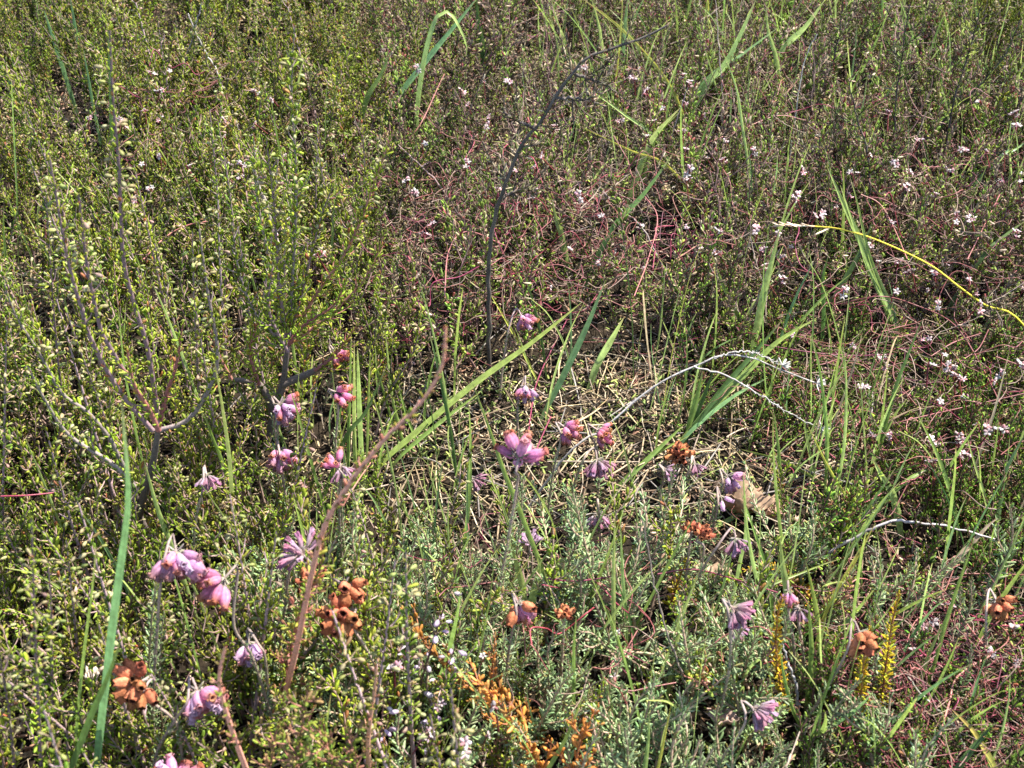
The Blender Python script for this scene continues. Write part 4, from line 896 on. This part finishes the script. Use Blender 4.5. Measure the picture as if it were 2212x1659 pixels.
lk = lambda a, b, k0: (lambda k, s, tl: (b if k >= k0 else a) if tl < .18 else ('leaning ' + (b if k >= k0 else a)))
plant_out('heather_spray', protos('heather_spray', KITS['spray'], PM), 'green', 175, lk('green heather spray', 'tall budded heather spray', 10), 'plant', 'green heather sprays')
plant_out('heather_spray', protos('heather_spray', KITS['olive'], PM), 'olive', 110, lk('olive brown heather spray', 'withered heather spray', 6), 'plant', 'brownish heather sprays')
plant_out('low_heather', protos('low_heather', KITS['low'], PM), 'low', 70, lk('low dark green heather sprig', 'low dark green heather sprig', 9), 'plant', 'low heather sprigs')
plant_out('heath_shoot', protos('heath_shoot', KITS['grey'], (M_STEM, M_GREY, M_BUD)), 'grey', 100, lk('grey green heath shoot', 'grey green heath shoot', 9), 'plant', 'grey green heath shoots', (1.0, 1.3))

# fine grass
def grass_mesh(i):
    L = rng.uniform(.07, .16); ln = rng.uniform(.05, .38); c = [GRN, PALE, BLU, YEL if i < 8 else PALE, GRN, PALE, DKG, BEI if i < 8 else GRN][i % 8]
    P = [[0, 0, 0], [L * ln * .2, 0, L * .4], [L * ln * .6, .003, L * .75], [L * ln, .006, L * (.98 - ln * .2)]]
    return L, blade_geo(P, rng.uniform(.0008, .0021), c, rng.uniform(-.6, .6), face=unit(np.array([-.5, .2, .8]))).mesh('grass_leaf', M_BLADE)
GM = [grass_mesh(i) for i in range(16)]
KP = np.array(KEEP)
n = 0
GZ = [(1380, 1850, 480, 960, 34), (1180, 1900, 1000, 1650, 40), (600, 1000, 760, 1250, 26), (1750, 2212, 850, 1650, 34), (1200, 2212, 0, 350, 34), (0, 500, 450, 1650, 18), (1050, 1500, 640, 1000, 16)]
for u0, u1, v0, v1, k in GZ:
    for _ in range(k):
        u, v = rng.uniform(u0, u1), rng.uniform(v0, v1); z = .05
        for _ in range(3): p = on_z(u, v, z); z = canopy(p[0], p[1]) * .6
        i = int(rng.integers(16)); L, me = GM[i]
        if not free(np.repeat(p[0], 3), np.repeat(p[1], 3), L * np.array([1.05, .8, .5])).all(): continue
        o = obj('grass_leaf', me, loc=(p[0], p[1], zg(p[0], p[1])), rot=(rng.uniform(-.2, .2), rng.uniform(-.2, .2), rng.uniform(0, 6.28)), scale=rng.uniform(.8, 1.25))
        ITEMS.append((o, ['fine green grass leaf', 'fine pale green grass leaf', 'fine bluish grass leaf', 'fine yellow grass leaf' if i < 8 else 'fine pale green grass leaf', 'fine green grass leaf', 'fine pale green grass leaf', 'fine dark grass leaf', 'fine beige grass leaf' if i < 8 else 'fine green grass leaf'][i % 8], 'grass blade', 'fine grass leaves', np.array([p[0], p[1], L * .6])))
# straws
def straw_geo(L, w, col):
    P = np.array([[-L / 2, 0, 0], [-L * .15, rng.normal(0, L * .018), .001], [L * .2, rng.normal(0, L * .018), .001], [L / 2, rng.normal(0, L * .03), 0]])
    g = Geo(); S = spline(P, 9); t = np.linspace(0, 1, 9)
    tube(g, S, w * (.55 + .45 * np.sin(t * 3.1)) , np.array(col) * rng.uniform(.85, 1.15, (9, 1)), 4); return g
STR = [(.36, .28, .16), (.31, .24, .14), (.20, .145, .09), (.40, .33, .23), (.25, .20, .15), (.12, .09, .06), (.28, .20, .10), (.19, .17, .15)]
SM = [straw_geo(rng.uniform(.016, .07), rng.uniform(.00025, .0009), STR[i % 8]).mesh('straw', M_STRAW) for i in range(16)]
for _ in range(90):
    u, v = (rng.uniform(860, 1480), rng.uniform(720, 1100)) if rng.random() < .6 else (rng.uniform(1330, 1760), rng.uniform(860, 1150)); p = on_z(u, v, .012)
    i = int(rng.integers(16)); o = obj('straw', SM[i], loc=(p[0], p[1], zg(p[0], p[1]) + rng.uniform(.006, .016)), rot=(0, rng.uniform(-.25, .25), rng.uniform(0, 6.28)), scale=rng.uniform(.8, 1.2))
    ITEMS.append((o, ['pale tan straw', 'tan straw', 'brown straw', 'bleached straw', 'greyish straw', 'dark brown straw', 'golden straw', 'grey straw'][i % 8], 'straw', 'loose straws on the ground', p))

# ================================================================== UNCOUNTABLE COVER
KP = np.array(KEEP)
def sample(area_n, zone, h, gaps=.42, gs=26, xr=(-1.25, 1.25), yr=(.10, 2.55), seed=0):
    X = rng.uniform(*xr, area_n); Y = rng.uniform(*yr, area_n); w, u, v = zones(X, Y)
    k = w[zone] * sstep(gaps - .12, gaps + .12, vnoise(X, Y, gs, seed) * .65 + vnoise(X, Y, gs * 2.3, seed + 3) * .35)
    ok = rng.random(area_n) < k; X, Y = X[ok], Y[ok]
    return X, Y
def cover(name, zone, kits, mats, per, label, cat, sc_r=(.7, 1.1), gaps=.42, tilt=.38, seed=0):
    X, Y = sample(int(per * 6.1), zone, .08, gaps, seed=seed); n = len(X); idx = rng.integers(0, len(kits), n); scl = rng.uniform(*sc_r, n) * (.62 + .72 * vnoise(X, Y, 17, seed + 11))
    hh = np.array([L for L, _ in kits])[idx] * scl; ok = free(X, Y, hh); X, Y, idx, scl = X[ok], Y[ok], idx[ok], scl[ok]; n = len(X)
    rot = np.stack([np.abs(rng.normal(0, tilt, n)).clip(0, 1.1), rng.normal(0, .08, n), rng.uniform(0, 6.28, n)], -1)
    scatter(name, [merged(list(zip(parts, mats))) for _, parts in kits], np.stack([X, Y, zg(X, Y)], -1), rot, scl, idx, label, cat); return n
cnt = {}
cnt['green'] = cover('heather_cover', 'green', KITS['green'], PM, 6200, 'dense green heather filling the left side', 'heather', seed=1, gaps=.46)
cnt['olive'] = cover('faded_heather_cover', 'olive', KITS['olive'], PM, 6200, 'brownish olive heather filling the top and upper right', 'heather', seed=2, tilt=.5, gaps=.46)
cnt['low'] = cover('low_heather_cover', 'low', KITS['low'], PM, 9000, 'low dark green heather mat on the right', 'heather', seed=3, tilt=.5, gaps=.40)
cnt['grey'] = cover('heath_shoot_cover', 'grey', KITS['grey'] + kit('bright', 2, (.06, .085), 0, f0=.2) + kit('foreg', 1, (.06, .085), 0, f0=.2), (M_STEM, M_GREY, M_BUD), 6000, 'grey green heath shoots filling the bottom centre', 'heath', seed=4, tilt=.45, gaps=.36)

def litter():
    n = 60000; X = rng.uniform(-1.2, 1.2, n); Y = rng.uniform(.1, 2.4, n); w, u, v = zones(X, Y, .01)
    ok = rng.random(n) < (.40 + .6 * w['clear']) * (1 - .8 * w['cave']); X, Y = X[ok], Y[ok]; n = len(X)
    scl = rng.uniform(.3, .95, n); rot = np.stack([rng.normal(0, .1, n), rng.normal(0, .28, n), rng.uniform(0, 6.28, n)], -1)
    scatter('straw_litter', SM, np.stack([X, Y, zg(X, Y) + rng.uniform(.001, .012, n)], -1), rot, scl, rng.integers(0, 16, n), 'tan and grey dead straw littering the bare patch', 'straw')
    # crumbs of dead leaf and moss between the straws
    ms = []
    for i, c in enumerate([(.16, .11, .07), (.26, .20, .12), (.10, .07, .05), (.17, .20, .05), (.36, .28, .18), (.26, .15, .09), (.16, .21, .06)]):
        g = Geo(); k = 9; leaves(g, rng.normal(0, .006, (k, 3)) * [1, 1, .4], rng.normal(0, 1, (k, 3)) * [1, 1, .5], rng.uniform(.003, .006, k), .0009, np.array(c) * rng.uniform(.7, 1.3, (k, 1)), thick=.4); ms.append(g.mesh('litter_crumb', M_STRAW))
    n = 80000; X = rng.uniform(-1.2, 1.2, n); Y = rng.uniform(.1, 2.4, n); w, u, v = zones(X, Y, .01); ok = rng.random(n) < (.45 + .55 * w['clear']) * (1 - .75 * w['cave']); X, Y = X[ok], Y[ok]; n = len(X)
    scatter('leaf_litter', ms, np.stack([X, Y, zg(X, Y) + rng.uniform(.0, .008, n)], -1), rng.uniform(-.6, .6, (n, 3)) * [1, 1, 6], rng.uniform(.6, 1.3, n), rng.integers(0, 7, n), 'crumbled dead heather leaves and moss between the straws', 'litter')
litter()
def grass_cover():
    P = []; idx = []
    for u0, u1, v0, v1, k in [(1150, 2250, -60, 420, 560), (1380, 2000, 430, 950, 130), (900, 1900, 1050, 1640, 170), (1700, 2250, 950, 1640, 130), (600, 1000, 800, 1250, 90), (0, 900, 0, 900, 60)]:
        for _ in range(k):
            u, v = rng.uniform(u0, u1), rng.uniform(v0, v1); p = on_z(u, v, .05)
            b = vnoise(p[0], p[1], 14, 9)
            if rng.random() > 1.5 * b: continue
            P.append([p[0], p[1], zg(p[0], p[1])]); idx.append(rng.choice([0, 1, 2, 4, 5, 9, 10, 11, 12, 13, 15]))
    P = np.array(P); idx = np.array(idx); ok = free(P[:, 0], P[:, 1], np.full(len(P), .09)); P, idx = P[ok], idx[ok]; n = len(P)
    scatter('thin_grass', [m for _, m in GM], P, np.stack([rng.normal(0, .2, n), rng.normal(0, .2, n), rng.uniform(0, 6.28, n)], -1), rng.uniform(.65, 1.15, n), idx, 'thin short green grass growing up through the heather', 'grass')
grass_cover()
def twiggery():
    ms = []
    for i in range(8):
        g = Geo(); c = np.array([(.16, .10, .09), (.22, .13, .12), (.12, .08, .07), (.26, .20, .16)][i % 4]); S = spline([[0, 0, 0], [.004, .002, .03], [.002, .008, .06], [.01, .012, .085]], 12) + rng.normal(0, .0008, (12, 3))
        tube(g, S, .0007 - .0004 * np.linspace(0, 1, 12), c, 4)
        for _ in range(7):
            k = int(rng.integers(3, 11)); d = unit(rng.normal(0, 1, 3) + ZUP * .8); l = rng.uniform(.012, .035); tube(g, spline([S[k], S[k] + d * l * .5 + rng.normal(0, .002, 3), S[k] + d * l + ZUP * .004], 6), .0003, c * rng.uniform(.8, 1.4), 4)
            e = S[k] + d * l * rng.uniform(.3, 1, (5, 1)); leaves(g, e, unit(d + rng.normal(0, .5, (5, 3))), .0042, .0006, pick(PAL['dead'], 5))
        ms.append(g.mesh('bare_twigs', M_STEM))
    n = 2600; X = rng.uniform(-1.2, 1.2, n); Y = rng.uniform(.1, 2.4, n); w, u, v = zones(X, Y); ok = rng.random(n) < w['olive'] * .8 + w['low'] * .3 + w['green'] * .05; X, Y = X[ok], Y[ok]
    ok = free(X, Y, np.full(len(X), .09)); X, Y = X[ok], Y[ok]; n = len(X)
    scatter('twiggy_undergrowth', ms, np.stack([X, Y, zg(X, Y)], -1), np.stack([np.abs(rng.normal(0, .5, n)), rng.normal(0, .2, n), rng.uniform(0, 6.28, n)], -1), rng.uniform(.7, 1.25, n), rng.integers(0, 8, n), 'brown bare twigs tangled through the faded heather', 'twigs')
twiggery()
def tangle():
    ms = []
    for i in range(6):
        g = Geo()
        for _ in range(4):
            a = rng.uniform(0, 6.28); x = rng.normal(0, .01, 3); Q = []
            for k in range(5):
                Q.append(x.copy()); a += rng.normal(0, .8); x = x + np.array([math.cos(a), math.sin(a), rng.normal(0, .35)]) * rng.uniform(.006, .014)
            tube(g, spline(Q, 14), rng.uniform(.00016, .0003), np.array([(.15, .03, .045), (.20, .07, .06), (.22, .15, .11)][int(rng.integers(3))]), 4)
        ms.append(g.mesh('thread_tangle', M_DODDER))
    P = []
    for u0, u1, v0, v1, k in RED:
        for _ in range(int(k * 4.5)):
            u, v = rng.uniform(u0, u1), rng.uniform(v0, v1); p = on_z(u, v, .06); P.append([p[0], p[1], max(.01, canopy(p[0], p[1])) * rng.uniform(.55, 1.0)])
    n = len(P); scatter('dodder_tangle', ms, np.array(P), rng.uniform(-.4, .4, (n, 3)) * [1, 1, 8], rng.uniform(.7, 1.4, n), rng.integers(0, 6, n), 'fine tangle of red dodder threads woven through the heather', 'vines')
tangle()

# ================================================================== LABELS FOR THE REPEATED THINGS
def name_items():
    used = {}; rec = []
    bpy.context.view_layer.update()
    for o, look, cat, group, c in ITEMS:
        u, v, _ = project(c); best = min(LM, key=lambda l: (l[1] - u) ** 2 + (l[2] - v) ** 2); du, dv = u - best[1], v - best[2]; dist = math.hypot(du, dv)
        side = ('right of' if du > 0 else 'left of') if abs(du) > abs(dv) else ('below' if dv > 0 else 'above')
        rec.append((o, look, cat, group, side, best[0], dist))
    order = {}
    for r in rec: order.setdefault((r[1], r[4], r[5]), []).append(r)
    nth = ['', 'second', 'third', 'fourth', 'fifth', 'sixth', 'seventh', 'eighth', 'ninth', 'tenth', 'eleventh', 'twelfth', 'thirteenth', 'fourteenth', 'fifteenth']
    for (look, side, mk), rs in order.items():
        rs.sort(key=lambda r: r[6])
        for k, r in enumerate(rs):
            w = '' if len(rs) == 1 else ('nearest ' if k == 0 else (nth[k] + ' nearest ' if k < len(nth) else 'farther '))
            while len((look + w + side + mk).split()) > 13: look = look.split(' ', 1)[1]
            tag(r[0], '%s, %s%s %s' % (look, (w + ('' if len(look.split()) > 4 else 'one ')) if w else '', side, mk), r[2], r[3])
name_items()

# ================================================================== LIGHT, CAMERA
SUN_AZ, SUN_EL = R(62), R(60)
w = bpy.data.worlds.new('World'); sc.world = w; w.use_nodes = True; nt = w.node_tree; nt.nodes.clear()
sky = nt.nodes.new('ShaderNodeTexSky'); sky.sky_type = 'NISHITA'; sky.sun_disc = False; sky.sun_elevation = SUN_EL; sky.sun_rotation = SUN_AZ
bg = nt.nodes.new('ShaderNodeBackground'); bg.inputs['Strength'].default_value = .11; wo = nt.nodes.new('ShaderNodeOutputWorld')
nt.links.new(sky.outputs[0], bg.inputs[0]); nt.links.new(bg.outputs[0], wo.inputs[0])
sd = bpy.data.lights.new('sun', 'SUN'); sd.energy = 5.0; sd.angle = R(.5); sd.color = (1, .95, .87)
so = bpy.data.objects.new('sun', sd); coll.objects.link(so)
S = Vector((math.sin(SUN_AZ) * math.cos(SUN_EL), math.cos(SUN_AZ) * math.cos(SUN_EL), math.sin(SUN_EL)))
so.rotation_euler = S.to_track_quat('Z', 'Y').to_euler(); so.location = S * 5
cd = bpy.data.cameras.new('camera'); cam = bpy.data.objects.new('camera', cd); coll.objects.link(cam)
cam.location = CAM.tolist(); cam.rotation_euler = (R(90) - PITCH, 0, 0); cd.sensor_width = 36; cd.lens = 18 / math.tan(HFOV / 2)
cd.clip_start = .01; cd.clip_end = 200; cd.dof.use_dof = True; cd.dof.focus_distance = .90; cd.dof.aperture_fstop = 20
sc.camera = cam
sc.view_settings.view_transform = 'Standard'; sc.view_settings.look = 'None'; sc.view_settings.exposure = 1.9; sc.view_settings.gamma = 1
sc.cycles.max_bounces = 6; sc.cycles.diffuse_bounces = 3; sc.cycles.glossy_bounces = 2; sc.cycles.transmission_bounces = 3
sc.cycles.use_denoising = True
print('cover', cnt, 'items', len(ITEMS), 'objects', len(sc.objects))
